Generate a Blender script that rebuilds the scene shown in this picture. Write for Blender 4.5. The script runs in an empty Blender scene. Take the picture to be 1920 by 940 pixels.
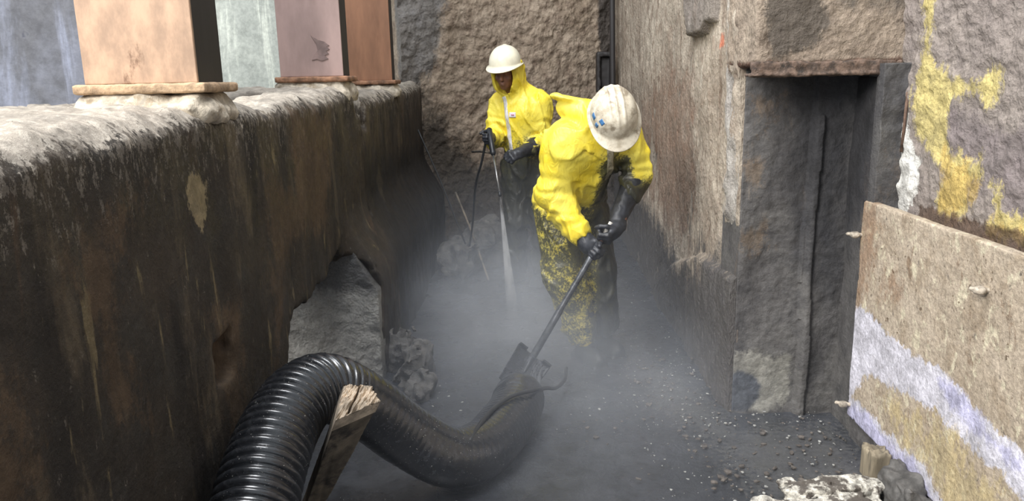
import bpy, math, random
import numpy as np
from mathutils import Matrix, Vector
random.seed(7)
PI = math.pi
SC = bpy.context.scene
COL = SC.collection

# ------------------------------------------------------------------ camera
cam_d = bpy.data.cameras.new('camera'); cam = bpy.data.objects.new('camera', cam_d); COL.objects.link(cam)
cam_d.sensor_width = 36.0; cam_d.lens = 36.0*1434.0/1920.0
cam_d.clip_start = 0.05; cam_d.clip_end = 200
R3 = ((0.99972217, 0.01851337, 0.01458864), (0.01020862, 0.2177838, -0.97594365), (-0.02124518, 0.97582143, 0.2175343))
M = Matrix(R3).to_4x4(); M.translation = (0, 0, 1.6)
cam.matrix_world = M
SC.camera = cam
# ------------------------------------------------------------------ exposure
SC.view_settings.view_transform = 'Standard'
SC.view_settings.look = 'None'
SC.view_settings.gamma = 1.0
SC.view_settings.use_curve_mapping = False
SC.view_settings.exposure = -0.17
# ------------------------------------------------------------------ sky and daylight
world = bpy.data.worlds.new('overcast_sky'); SC.world = world; world.use_nodes = True
world.node_tree.nodes['Background'].inputs[0].default_value = (0.86, 0.93, 1.0, 1)
world.node_tree.nodes['Background'].inputs[1].default_value = 1.05
SC.cycles.volume_bounces = 2


def area_light(name, loc, aim, sx, sy, power, color):
    d = bpy.data.lights.new(name, 'AREA'); d.shape = 'RECTANGLE'; d.size = sx; d.size_y = sy
    d.energy = power; d.color = color
    o = bpy.data.objects.new(name, d); COL.objects.link(o); o.location = loc
    v = Vector(aim)-Vector(loc); o.rotation_euler = v.to_track_quat('-Z', 'Y').to_euler()
    return o


area_light('open_side_daylight', (-4.6, -2.6, 5.2), (0.6, 4.0, 0.6), 3.0, 3.0, 1000, (1.0, 0.965, 0.91))
area_light('added_overhead_fill', (-1.2, 2.2, 6.2), (0.3, 7.2, 1.2), 3.0, 2.2, 520, (0.97, 0.98, 1.0))  # lamp without a real source, added overhead to brighten the end wall
SUN = bpy.data.lights.new('outdoor_sun', 'SUN'); SUN.energy = 0.85; SUN.angle = math.radians(14); SUN.color = (1.0, 0.97, 0.93)
so = bpy.data.objects.new('outdoor_sun', SUN); COL.objects.link(so)
so.rotation_euler = Vector((0.62, 0.62, -0.60)).to_track_quat('-Z', 'Y').to_euler()

# ------------------------------------------------------------------ numpy noise
_r = np.random.RandomState(3)
PERM = _r.permutation(256); PERM = np.concatenate([PERM, PERM, PERM])
GR = _r.randn(256, 3); GR /= np.linalg.norm(GR, axis=1)[:, None]


def noise(P):
    P = np.asarray(P, dtype=np.float64)
    I = np.floor(P).astype(np.int64); F = P-I; I &= 255
    U = F*F*F*(F*(F*6-15)+10)
    out = 0
    for dx in (0, 1):
        wx = U[:, 0] if dx else 1-U[:, 0]
        for dy in (0, 1):
            wy = U[:, 1] if dy else 1-U[:, 1]
            for dz in (0, 1):
                wz = U[:, 2] if dz else 1-U[:, 2]
                h = PERM[PERM[PERM[(I[:, 0]+dx) & 255]+((I[:, 1]+dy) & 255)]+((I[:, 2]+dz) & 255)]
                g = GR[h]
                out = out+wx*wy*wz*(g[:, 0]*(F[:, 0]-dx)+g[:, 1]*(F[:, 1]-dy)+g[:, 2]*(F[:, 2]-dz))
    return out*1.5


def fbm(P, s=1.0, o=3):
    P = np.asarray(P)*s; a = 1.0; t = 0
    for k in range(o):
        t = t+a*noise(P+k*17.3); P = P*2.03; a *= 0.5
    return t


def ridge(P, s=1.0):
    return 1-2.2*np.abs(noise(np.asarray(P)*s))


# ------------------------------------------------------------------ SDF helpers
def V3(*a): return np.array(a, float)


def lerp(a, b, t): return np.asarray(a, float)*(1-t)+np.asarray(b, float)*t


def nrm(v):
    v = np.asarray(v, float); return v/np.linalg.norm(v)


def smin(a, b, k):
    h = np.clip(0.5+0.5*(b-a)/k, 0, 1)
    return b*(1-h)+a*h-k*h*(1-h)


def smax(a, b, k): return -smin(-a, -b, k)


def cap(P, a, b, ra, rb):
    a = np.asarray(a, float); b = np.asarray(b, float); ab = b-a
    t = np.clip(((P-a)@ab)/(ab@ab), 0, 1)
    return np.linalg.norm(P-a-t[:, None]*ab, axis=1)-(ra+(rb-ra)*t)


def frame(f, s):
    f = nrm(f); s = np.asarray(s, float); s = nrm(s-f*(s@f)); return f, s, np.cross(s, f)


def ell(P, c, r, B=None):
    Q = P-np.asarray(c, float)
    if B is not None: Q = Q@np.array(B).T
    r = np.asarray(r, float)
    k0 = np.linalg.norm(Q/r, axis=1); k1 = np.linalg.norm(Q/(r*r), axis=1)+1e-9
    return k0*(k0-1)/k1


def rbox(P, c, h, r=0.01, B=None):
    Q = P-np.asarray(c, float)
    if B is not None: Q = Q@np.array(B).T
    q = np.abs(Q)-(np.asarray(h, float)-r)
    return np.linalg.norm(np.maximum(q, 0), axis=1)+np.minimum(q.max(axis=1), 0)-r


def nets(f, lo, hi, h):
    """naive surface nets -> verts, quads"""
    lo = np.asarray(lo, float); hi = np.asarray(hi, float)
    n = np.ceil((hi-lo)/h).astype(int)+1
    ax = [lo[i]+np.arange(n[i])*h for i in range(3)]
    V = np.empty(n)
    for i in range(0, n[0], 16):
        X, Y, Z = np.meshgrid(ax[0][i:i+16], ax[1], ax[2], indexing='ij')
        V[i:i+16] = f(np.stack([X.ravel(), Y.ravel(), Z.ravel()], 1)).reshape(X.shape)
    S = V < 0
    c = n-1
    acc = np.zeros((c[0], c[1], c[2], 3)); cnt = np.zeros(tuple(c))
    offs = [(i, j, k) for i in (0, 1) for j in (0, 1) for k in (0, 1)]

    def sl(A, o): return A[o[0]:o[0]+c[0], o[1]:o[1]+c[1], o[2]:o[2]+c[2]]
    for a in offs:
        for d in range(3):
            if a[d]: continue
            b = list(a); b[d] = 1
            va, vb = sl(V, a), sl(V, b)
            m = (va < 0) != (vb < 0)
            den = np.where(m, va-vb, 1.0)
            t = np.where(m, va/den, 0)
            for e in range(3):
                acc[..., e] += np.where(m, (a[e]+(t if e == d else 0)), 0)
            cnt += m
    act = cnt > 0
    idx = -np.ones(tuple(c), dtype=np.int64); idx[act] = np.arange(act.sum())
    I = np.argwhere(act)
    verts = lo+(I+acc[act]/cnt[act][:, None])*h
    quads = []
    for d in range(3):
        u, v = (d+1) % 3, (d+2) % 3
        s0 = [slice(None)]*3; s1 = [slice(None)]*3
        s0[d] = slice(0, -1); s1[d] = slice(1, None)
        A, B = S[tuple(s0)], S[tuple(s1)]
        E = np.argwhere(A != B)
        if len(E) == 0: continue
        E = E[(E[:, u] > 0) & (E[:, v] > 0) & (E[:, u] < c[u]) & (E[:, v] < c[v])]
        fl = A[tuple(E.T)]
        q = []
        for du, dv in ((1, 1), (0, 1), (0, 0), (1, 0)):
            e = E.copy(); e[:, u] -= du; e[:, v] -= dv
            q.append(idx[tuple(e.T)])
        q = np.stack(q, 1)
        q[~fl] = q[~fl][:, ::-1]
        quads.append(q)
    quads = np.concatenate(quads)
    quads = quads[(quads >= 0).all(1)]
    return verts, quads


# ------------------------------------------------------------------ object helpers
def mesh_obj(name, verts, faces, mat, parent=None, smooth=True, attrs=None, mats=None, fmat=None):
    me = bpy.data.meshes.new(name)
    verts = np.asarray(verts, float)
    if isinstance(faces, np.ndarray):
        nf = len(faces); k = faces.shape[1]
        me.vertices.add(len(verts)); me.vertices.foreach_set('co', verts.ravel())
        me.loops.add(nf*k); me.loops.foreach_set('vertex_index', faces.ravel().astype(np.int32))
        me.polygons.add(nf)
        me.polygons.foreach_set('loop_start', np.arange(nf, dtype=np.int32)*k)
        me.update(calc_edges=True); me.validate()
    else:
        me.from_pydata([tuple(v) for v in verts], [], [tuple(int(i) for i in f) for f in faces]); me.update()
    me.polygons.foreach_set('use_smooth', [smooth]*len(me.polygons))
    for m in (mats or [mat]): me.materials.append(m)
    if fmat is not None: me.polygons.foreach_set('material_index', fmat)
    if attrs:
        for k, a in attrs.items():
            at = me.attributes.new(k, 'FLOAT', 'POINT'); at.data.foreach_set('value', np.asarray(a, np.float32))
    o = bpy.data.objects.new(name, me); COL.objects.link(o)
    if parent:
        o.parent = parent
        o.matrix_parent_inverse = Matrix.Translation(-Vector(parent.location))
    return o


def tag(o, label=None, cat=None, group=None, kind=None):
    if label: o['label'] = label
    if cat: o['category'] = cat
    if group: o['group'] = group
    if kind: o['kind'] = kind
    return o


def empty(name, loc, label, cat, group=None):
    o = bpy.data.objects.new(name, None); COL.objects.link(o); o.location = loc; o.empty_display_size = 0.1
    return tag(o, label, cat, group)


def sdf_obj(name, f, lo, hi, h, mat, parent=None, attrs=None, smooth=True, sub=False):
    v, q = nets(f, lo, hi, h)
    return mesh_obj(name, v, q, mat, parent, smooth, attrs(v) if attrs else None)


class MB:
    def __init__(s): s.v = []; s.f = []

    def add(s, v, f):
        n = len(s.v); s.v += [tuple(x) for x in v]; s.f += [tuple(i+n for i in q) for q in f]; return s

    def box(s, c, h, B=None, jit=0):
        pts = []
        for i in (-1, 1):
            for j in (-1, 1):
                for k in (-1, 1):
                    q = np.array([i*h[0], j*h[1], k*h[2]])+np.array([random.uniform(-jit, jit) for _ in range(3)])
                    if B is not None: q = np.array(B).T@q
                    pts.append(np.array(c)+q)
        return s.add(pts, [(0, 1, 3, 2), (4, 6, 7, 5), (0, 4, 5, 1), (2, 3, 7, 6), (0, 2, 6, 4), (1, 5, 7, 3)])

    def tube(s, path, rad, n=12, caps=True):
        path = [np.array(p, float) for p in path]
        if not hasattr(rad, '__len__'): rad = [rad]*len(path)
        ref = None; rings = []
        for i, p in enumerate(path):
            t = nrm(path[min(i+1, len(path)-1)]-path[max(i-1, 0)])
            if ref is None: ref = np.cross(t, (0, 0, 1)) if abs(t[2]) < .9 else np.cross(t, (0, 1, 0))
            ref = nrm(ref-t*(ref@t)); b = np.cross(t, ref)
            rings.append([p+rad[i]*(math.cos(2*PI*k/n)*ref+math.sin(2*PI*k/n)*b) for k in range(n)])
        v = [x for r in rings for x in r]
        f = [(i*n+k, i*n+(k+1) % n, (i+1)*n+(k+1) % n, (i+1)*n+k) for i in range(len(path)-1) for k in range(n)]
        if caps: f += [tuple(range(n))[::-1], tuple((len(path)-1)*n+k for k in range(n))]
        return s.add(v, f)

    def build(s, name, mat, parent=None, smooth=True, bevel=0):
        o = mesh_obj(name, s.v, s.f, mat, parent, smooth)
        if bevel:
            m = o.modifiers.new('bevel', 'BEVEL'); m.width = bevel; m.segments = 2; m.limit_method = 'ANGLE'
        return o


def spline(pts, n):
    """Catmull-Rom through pts"""
    P = [np.array(p, float) for p in pts]; P = [2*P[0]-P[1]]+P+[2*P[-1]-P[-2]]
    out = []; m = len(P)-3
    for i in range(n+1):
        u = i/n*m; k = min(int(u), m-1); t = u-k; a, b, c, d = P[k:k+4]
        out.append(.5*((2*b)+(-a+c)*t+(2*a-5*b+4*c-d)*t*t+(-a+3*b-3*c+d)*t**3))
    return out


def poly_sdf(Q, poly):
    """signed distance, positive inside"""
    poly = np.array(poly, float); d = np.full(len(Q), 1e9); ins = np.zeros(len(Q), bool)
    for i in range(len(poly)):
        a = poly[i]; b = poly[(i+1) % len(poly)]; ab = b-a
        t = np.clip(((Q-a)@ab)/(ab@ab+1e-12), 0, 1)
        d = np.minimum(d, np.linalg.norm(Q-a-t[:, None]*ab, axis=1))
        c = ((a[1] > Q[:, 1]) != (b[1] > Q[:, 1]))
        with np.errstate(divide='ignore', invalid='ignore'):
            x = (b[0]-a[0])*(Q[:, 1]-a[1])/(b[1]-a[1])+a[0]
        ins ^= c & (Q[:, 0] < x)
    return np.where(ins, d, -d)


def polys(Q, *ps):
    m = np.full(len(Q), -1.0)
    for p in ps: m = np.maximum(m, poly_sdf(Q, p))
    return np.clip(m, -.25, .25)


# ------------------------------------------------------------------ materials
def lin(c):
    return tuple(((x/255)/12.92 if x/255 <= .04045 else ((x/255+.055)/1.055)**2.4) for x in c)+(1,)


class Mt:
    def __init__(s, name):
        s.m = bpy.data.materials.new(name); s.m.use_nodes = True; s.nt = s.m.node_tree
        s.b = s.nt.nodes['Principled BSDF']; s.out = s.nt.nodes['Material Output']
        tc = s.nt.nodes.new('ShaderNodeTexCoord'); s.co = tc.outputs['Object']

    def N(s, t, **k):
        n = s.nt.nodes.new(t)
        for a, b in k.items(): setattr(n, a, b)
        return n

    def L(s, a, b): s.nt.links.new(a, b)

    def put(s, sock, v):
        if isinstance(v, bpy.types.NodeSocket): s.L(v, sock)
        elif v is not None: sock.default_value = v

    def scale(s, xyz, vec=None):
        n = s.N('ShaderNodeMapping'); s.L(vec or s.co, n.inputs[0]); n.inputs['Scale'].default_value = xyz; return n.outputs[0]

    def noise(s, sc, det=4, rough=.6, vec=None, dist=0):
        n = s.N('ShaderNodeTexNoise'); s.L(vec or s.co, n.inputs['Vector'])
        n.inputs['Scale'].default_value = sc; n.inputs['Detail'].default_value = det; n.inputs['Roughness'].default_value = rough
        n.inputs['Distortion'].default_value = dist; return n.outputs[0]

    def vor(s, sc, vec=None, feat='F1'):
        n = s.N('ShaderNodeTexVoronoi', feature=feat); s.L(vec or s.co, n.inputs['Vector']); n.inputs['Scale'].default_value = sc
        return n.outputs['Distance']

    def math(s, op, a, b=0.0, clamp=False):
        n = s.N('ShaderNodeMath', operation=op, use_clamp=clamp); s.put(n.inputs[0], a); s.put(n.inputs[1], b); return n.outputs[0]

    def step(s, v, lo, hi):
        n = s.N('ShaderNodeMapRange', interpolation_type='SMOOTHSTEP'); s.put(n.inputs[0], v)
        n.inputs[1].default_value = lo; n.inputs[2].default_value = hi; return n.outputs[0]

    def mix(s, f, a, b, mode='MIX'):
        n = s.N('ShaderNodeMix', data_type='RGBA', blend_type=mode)
        s.put(n.inputs[0], f); s.put(n.inputs[6], a); s.put(n.inputs[7], b); return n.outputs[2]

    def attr(s, name):
        n = s.N('ShaderNodeAttribute', attribute_name=name); return n.outputs['Fac']

    def bump(s, h, st=.5, dist=.01, nrm_=None):
        n = s.N('ShaderNodeBump'); s.put(n.inputs['Height'], h); n.inputs['Strength'].default_value = st
        n.inputs['Distance'].default_value = dist
        if nrm_: s.L(nrm_, n.inputs['Normal'])
        return n.outputs[0]

    def done(s, col, rough=.85, bump=None, metal=0, spec=.5, coat=0):
        s.put(s.b.inputs['Base Color'], col); s.put(s.b.inputs['Roughness'], rough)
        s.b.inputs['Metallic'].default_value = metal
        s.b.inputs['Specular IOR Level'].default_value = spec
        if coat: s.b.inputs['Coat Weight'].default_value = coat; s.b.inputs['Coat Roughness'].default_value = .25
        if bump: s.L(bump, s.b.inputs['Normal'])
        return s.m


def simple(name, c, rough=.6, metal=0, var=.25, sc=20, bump=.2, spec=.5, dirt=None, dirt_amt=.5, streak=1.0, coat=0):
    m = Mt(name); vec = m.scale((1, 1, streak))
    n = m.noise(sc, 5, .65, vec)
    c0 = lin([x*(1-var) for x in c]); c1 = lin([min(255, x*(1+var*.6)) for x in c])
    col = m.mix(m.step(n, .3, .7), c0, c1)
    if dirt:
        k = m.noise(sc*.35, 6, .7, vec); lo = .75-dirt_amt*.5
        col = m.mix(m.step(k, lo, lo+.1), col, lin(dirt))
    return m.done(col, rough, m.bump(n, bump, .01) if bump else None, metal, spec, coat)


def grime(name, base, streaks=(), layers=(), rough=.9, bump=.6, bsc=30, bdist=.01, stretch=.18, spec=.3, fine=.25, wet=None, pits=None, peb=None):
    """layered wall paint: base = (a, b, c) mottled; streaks = (colour, lo, hi, scale); layers = (attr, colour, noise scale, amp, soft, opacity)"""
    m = Mt(name)
    n1 = m.noise(2.2, 6, .62, None, .6); n2 = m.noise(9, 5, .65); n3 = m.noise(bsc*2.2, 4, .7)
    col = m.mix(m.step(n1, .34, .66), lin(base[0]), lin(base[1]))
    col = m.mix(m.math('MULTIPLY', m.step(n2, .45, .7), .75), col, lin(base[2]))
    sv = m.scale((1, 1, stretch))
    for (c, lo, hi, sc) in streaks:
        k = m.noise(sc, 7, .68, m.scale((1, 1, stretch)) if stretch != 1 else sv, .4)
        col = m.mix(m.step(k, lo, hi), col, lin(c))
    if pits:
        k = m.noise(pits[1], 3, .6); col = m.mix(m.step(k, pits[2], pits[2]+.06), col, lin(pits[0]))
    for (at, c, sc, amp, soft, op) in layers:
        nn = m.noise(sc, 7, .7, m.scale((1, 1, .45)))
        n5 = m.noise(sc*3.7, 5, .75)
        v = m.math('ADD', m.attr(at), m.math('MULTIPLY', m.math('SUBTRACT', nn, .5), amp*1.9))
        v = m.math('ADD', v, m.math('MULTIPLY', m.math('SUBTRACT', n5, .5), amp*.9))
        k = m.math('MULTIPLY', m.step(v, -soft, soft), op)
        c2 = m.mix(m.step(n2, .35, .65), lin([x*.86 for x in c]), lin([min(255, x*1.08) for x in c]))
        col = m.mix(k, col, c2)
    # fine grain tint
    col = m.mix(fine, col, m.mix(m.step(n3, .35, .65), (.35, .35, .36, 1), (1.25, 1.25, 1.25, 1)), 'MULTIPLY')
    nb = m.noise(bsc, 6, .7)
    hgt = m.math('ADD', nb, m.math('MULTIPLY', n3, .35))
    if peb: hgt = m.math('ADD', hgt, m.math('MULTIPLY', m.vor(peb, m.mix(.12, m.co, m.N('ShaderNodeTexNoise').outputs['Color'])), .42))
    rg = rough
    if wet: rg = m.mix(m.step(m.noise(5, 4), .4, .6), (rough,)*3+(1,), (wet,)*3+(1,))
    return m.done(col, rg, m.bump(hgt, bump, bdist), 0, spec)


M_LEFT = grime('stained_dark_concrete', ((47, 42, 37), (62, 54, 46), (55, 52, 48)),
               streaks=(((86, 76, 62), .54, .66, 6.5), ((38, 34, 31), .52, .64, 3.6), ((110, 98, 74), .60, .68, 15), ((78, 62, 50), .60, .70, 5.1), ((124, 114, 92), .665, .72, 22)),
               layers=(('crust', (176, 168, 156), 20, .20, .02, .92), ('crust', (128, 120, 110), 45, .9, .02, .5), ('blotch', (140, 126, 98), 18, .07, .006, .85), ('rust', (92, 74, 56), 16, .22, .05, .6),
                       ('black', (38, 37, 37), 6, .2, .1, .85)),
               rough=.82, bump=.55, bsc=16, bdist=.012, stretch=.16, spec=.35, wet=.55)
M_RIGHT = grime('scaled_concrete_right', ((150, 138, 124), (176, 165, 150), (128, 112, 98)),
                streaks=(((104, 86, 72), .56, .70, 7), ((196, 188, 176), .62, .76, 9), ((140, 108, 80), .64, .76, 4)),
                layers=(('dark', (66, 66, 68), 8, .35, .10, .88), ('rust', (112, 84, 68), 9, .4, .1, .55), ('white', (168, 165, 160), 24, .17, .02, .72),
                        ('orange', (196, 110, 80), 22, .04, .01, .8), ('slab', (120, 114, 110), 10, .02, .005, .7)),
                rough=.92, bump=.9, bsc=34, bdist=.014, stretch=.22, peb=45)
M_BACK = grime('rock_faced_back_wall', ((156, 140, 122), (180, 164, 146), (124, 106, 92)),
               streaks=(((92, 76, 64), .58, .74, 5), ((186, 172, 152), .64, .78, 8)),
               layers=(('grey', (120, 120, 120), 9, .2, .06, .8), ('dark', (62, 58, 54), 5, .5, .2, .9), ('post', (74, 70, 68), 8, .06, .02, .9)),
               rough=.95, bump=1.0, bsc=26, bdist=.022, stretch=.8, peb=34)
M_NEAR = grime('painted_concrete_near_right', ((140, 130, 124), (156, 146, 138), (124, 115, 111)),
               streaks=(((168, 160, 148), .62, .78, 6),),
               layers=(('plum', (128, 118, 118), 6, .12, .03, .75), ('yellow', (204, 188, 124), 13, .11, .018, .9), ('ochre', (198, 168, 96), 10, .16, .03, .75),
                       ('white', (214, 212, 206), 20, .05, .006, .95), ('lip', (92, 72, 58), 16, .05, .012, .85)),
               rough=.93, bump=1.0, bsc=42, bdist=.014, stretch=.5, peb=55)
M_ALC = grime('dark_alcove_concrete', ((82, 80, 80), (96, 94, 92), (66, 65, 66)),
              streaks=(((118, 108, 98), .64, .76, 6), ((52, 52, 54), .56, .72, 4), ((132, 118, 100), .70, .78, 9)),
              layers=(('light', (140, 138, 130), 9, .1, .02, .85), ('disc', (72, 76, 84), 10, .03, .014, .95), ('rust', (112, 98, 84), 14, .2, .04, .7),
                      ('dark_upper', (52, 52, 55), 4, .3, .15, .85)),
              rough=.8, bump=.7, bsc=26, bdist=.012, stretch=.2)
M_BEAM = grime('flaking_beam_concrete', ((140, 126, 112), (162, 148, 132), (108, 96, 86)),
               streaks=(((88, 76, 66), .56, .7, 7), ((190, 176, 156), .64, .74, 10)),
               layers=(('oval', (84, 78, 72), 12, .07, .012, .85), ('dark', (66, 64, 62), 7, .15, .06, .85), ('rust', (96, 70, 58), 14, .03, .01, .9)),
               rough=.92, bump=1.0, bsc=30, bdist=.016, stretch=.4, peb=38)
M_FLOOR = grime('wet_black_sludge', ((52, 54, 58), (66, 68, 73), (44, 46, 49)),
                streaks=(((92, 92, 92), .66, .8, 12),), layers=(('pale', (112, 111, 108), 40, .5, .04, .28),),
                rough=.42, bump=.5, bsc=18, bdist=.01, stretch=1, spec=.6, wet=.2)
M_PLATE = grime('weathered_steel_plate', ((166, 152, 134), (182, 168, 150), (146, 130, 110)),
                streaks=(((198, 188, 164), .54, .62, 16), ((130, 112, 94), .58, .68, 9), ((112, 104, 96), .62, .70, 26)),
                layers=(('rust', (138, 108, 84), 16, .22, .05, .6), ('white', (206, 204, 214), 13, .075, .008, .93), ('violet', (184, 182, 210), 10, .09, .02, .85),
                        ('ochre', (186, 168, 124), 18, .3, .05, .6)),
                rough=.75, bump=.9, bsc=30, bdist=.009, stretch=.7, peb=24, pits=((112, 98, 82), 34, .65), fine=.35)
M_OUTER = grime('blue_grey_render', ((92, 93, 98), (110, 113, 124), (80, 81, 86)), streaks=(((138, 144, 162), .56, .74, 3),),
                layers=(), rough=.7, bump=.3, bsc=14, bdist=.008, stretch=.12, pits=((70, 72, 82), 12, .72))
M_PALE = grime('pale_green_render', ((172, 176, 168), (190, 194, 184), (156, 160, 152)), streaks=(((226, 230, 216), .54, .66, 5),),
               layers=(), rough=.75, bump=.2, bsc=12, bdist=.006, stretch=.08)
M_HOLE = grime('rough_grey_concrete', ((150, 148, 144), (168, 166, 160), (132, 130, 126)), streaks=(), layers=(('dark', (70, 70, 72), 8, .1, .04, .8),),
               rough=.9, bump=1.0, bsc=40, bdist=.02, stretch=1, peb=60)  # part of the daylight falling on the cross wall is put into this pale grey
M_COL_A = simple('rust_primed_steel', (172, 142, 118), .6, 0, .14, 16, .15, streak=.5, dirt=(104, 76, 56), dirt_amt=.30)
M_COL_B = simple('pinkish_primed_steel', (164, 140, 134), .6, 0, .12, 4, .12, streak=.4, dirt=(138, 116, 110), dirt_amt=.25)
M_COL_C = simple('brown_primed_steel', (150, 108, 82), .6, 0, .16, 5, .12, streak=.25, dirt=(120, 84, 62), dirt_amt=.3)
M_COL_SIDE = simple('shaded_web_dark_steel', (40, 37, 37), .6, 0, .2, 8, .1, streak=.3)  # shade on the columns' pit side put into black; also dark fittings
M_BASE = simple('rusted_base_plate', (140, 104, 80), .8, 0, .3, 18, .5)
M_BASE_L = simple('mortar_caked_base_plate', (172, 146, 118), .9, 0, .2, 26, .8, dirt=(150, 112, 80), dirt_amt=.3)
M_GROUT = simple('crumbling_grout', (180, 170, 154), .95, 0, .2, 24, .9, dirt=(150, 136, 116), dirt_amt=.4)
M_HOSE = Mt('black_rubber_hose')
_n = M_HOSE.noise(60, 3, .6); _s = M_HOSE.noise(170, 2, .5)
_c = M_HOSE.mix(M_HOSE.step(_n, .4, .75), lin((30, 32, 36)), lin((52, 53, 56)))
_c = M_HOSE.mix(M_HOSE.step(_s, .70, .74), _c, lin((170, 168, 160)))
M_HOSE = M_HOSE.done(_c, .24, M_HOSE.bump(_n, .12, .003), 0, .9)
M_CABLE = simple('black_cable_rubber', (38, 39, 41), .5, 0, .2, 40, .1)
M_GLOVE = simple('black_rubber_glove', (42, 44, 50), .45, 0, .3, 22, .25)
M_BOOT = simple('muddy_black_boot', (44, 46, 48), .55, 0, .3, 18, .3)
M_SHAFT = simple('wet_steel_shaft', (86, 88, 92), .35, .5, .3, 26, .2)
M_BLADE = simple('muddy_shovel_blade', (44, 46, 50), .45, .4, .3, 16, .4)
M_PALEW = simple('pale_shaft_tip', (196, 192, 186), .6)
M_GUN = simple('black_spray_gun', (40, 42, 46), .4, .2)
M_LANCE = simple('bright_steel_lance', (150, 150, 150), .3, .8)
M_HAT_C = simple('cream_hard_hat', (232, 226, 204), .35, 0, .05, 14, .03, dirt=(196, 186, 160), dirt_amt=.2)
M_SKIN = simple('brown_skin', (132, 92, 74), .55, 0, .14, 20, .1)
M_ZIP = simple('white_zip_flap', (220, 218, 220), .6, 0, .12, 24, .2, dirt=(176, 170, 160), dirt_amt=.35)
M_ZIPD = simple('soiled_zip_flap', (168, 162, 140), .6, 0, .2, 20, .2, dirt=(110, 104, 84), dirt_amt=.6)
M_WOOD = simple('splintered_wood', (186, 170, 150), .85, 0, .3, 14, .8, dirt=(86, 66, 52), dirt_amt=.45, streak=.2)
M_WOODD = simple('muddy_wood', (112, 102, 88), .8, 0, .3, 12, .7, dirt=(54, 50, 46), dirt_amt=.5, streak=.3)
M_WOODP = simple('bleached_bark', (188, 184, 174), .9, 0, .35, 34, 1.0, dirt=(84, 78, 72), dirt_amt=.62)
M_ROCK = simple('muddy_rubble', (84, 82, 80), .8, 0, .3, 16, .8, dirt=(130, 126, 120), dirt_amt=.3)
M_CHIP = simple('pale_flakes', (150, 150, 146), .8, 0, .2, 30, .4)
M_CHIPB = simple('brown_flakes', (84, 78, 73), .8, 0, .3, 30, .4)
M_RUST = simple('rusty_iron', (96, 76, 64), .8, .2, .3, 24, .7)
M_LINT = simple('flaking_brown_angle', (96, 80, 70), .85, .1, .35, 30, .9, dirt=(52, 46, 42), dirt_amt=.5)
M_BOLT = simple('mud_caked_bolt', (170, 160, 146), .7, .3, .25, 40, .6)
M_LOGO = simple('white_chest_patch', (232, 226, 232), .5, 0, .04)
M_LOGOP = simple('pink_badge_print', (206, 150, 170), .5, 0, .04)
M_BLUE = simple('blue_hat_decal', (66, 112, 158), .5, 0, .2, 50)


def hat_dirty():
    m = Mt('scuffed_white_hard_hat')
    n = m.noise(16, 6, .7); k = m.noise(60, 4, .7); st = m.noise(12, 5, .6, m.scale((1, .15, 1)))
    c = m.mix(m.step(n, .38, .66), lin((214, 206, 188)), lin((172, 160, 140)))
    c = m.mix(m.step(st, .56, .68), c, lin((140, 128, 110)))
    c = m.mix(m.step(k, .64, .72), c, lin((120, 110, 98)))
    return m.done(c, .5, m.bump(k, .1, .003))


M_HAT_D = hat_dirty()


def suit():
    m = Mt('yellow_chemical_suit')
    n = m.noise(7, 5, .6); sp = m.noise(80, 6, .75, None, .4); big = m.noise(11, 6, .7, None, .8); mud = m.attr('mud')
    y = m.mix(m.step(n, .35, .65), lin((236, 210, 52)), lin((244, 226, 92)))
    y = m.mix(m.math('MULTIPLY', m.step(big, .56, .70), .35), y, lin((196, 178, 78)))
    # thin soiling, then speckles, then full mud
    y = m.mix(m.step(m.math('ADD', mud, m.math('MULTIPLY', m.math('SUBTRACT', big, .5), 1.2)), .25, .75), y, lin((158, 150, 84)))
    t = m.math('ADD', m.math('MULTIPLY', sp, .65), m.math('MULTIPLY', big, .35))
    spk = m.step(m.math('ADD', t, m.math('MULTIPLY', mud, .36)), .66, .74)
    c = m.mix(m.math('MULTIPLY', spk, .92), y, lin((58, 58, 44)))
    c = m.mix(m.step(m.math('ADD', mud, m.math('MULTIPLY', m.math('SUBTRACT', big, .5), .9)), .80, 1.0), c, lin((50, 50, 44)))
    m.b.inputs['Subsurface Weight'].default_value = 0
    r1 = m.math('ABSOLUTE', m.math('SUBTRACT', m.noise(13, 2, .5, m.scale((1, 1, .6)), 1.2), .5))
    r2 = m.math('ABSOLUTE', m.math('SUBTRACT', m.noise(34, 2, .5, None, .8), .5))
    bp = m.bump(m.math('ADD', m.math('MULTIPLY', r1, -3.0), m.math('MULTIPLY', r2, -.5)), .38, .010)
    return m.done(c, .42, bp, 0, .5)


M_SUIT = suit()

# ================================================================== THE PIT


# ---- floor
def floor():
    nx, ny = 230, 520
    xs = np.linspace(-3.2, 3.0, nx); ys = np.linspace(-2.0, 9.4, ny)
    X, Y = np.meshgrid(xs, ys, indexing='ij')
    P = np.stack([X.ravel(), Y.ravel(), np.zeros(X.size)], 1)
    q2 = P[:, :2]
    z = .012*fbm(P, 2.2, 3)
    rub = polys(q2, [(.70, 4.3), (.97, 3.7), (1.0, 3.3), (1.46, 3.4), (1.46, 2.5), (.9, 2.5), (.8, 3.2), (.6, 3.6)])
    w = np.clip(rub*6+.4, 0, 1)
    z += w*(.012*np.abs(fbm(P, 14, 3))+.004)
    z -= .008
    P[:, 2] = z
    i = np.arange(nx*ny).reshape(nx, ny)
    F = np.stack([i[:-1, :-1], i[1:, :-1], i[1:, 1:], i[:-1, 1:]], -1).reshape(-1, 4)
    o = mesh_obj('floor', P, F, M_FLOOR, attrs={'pale': rub-.03})
    tag(o, kind='structure')


floor()

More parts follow.
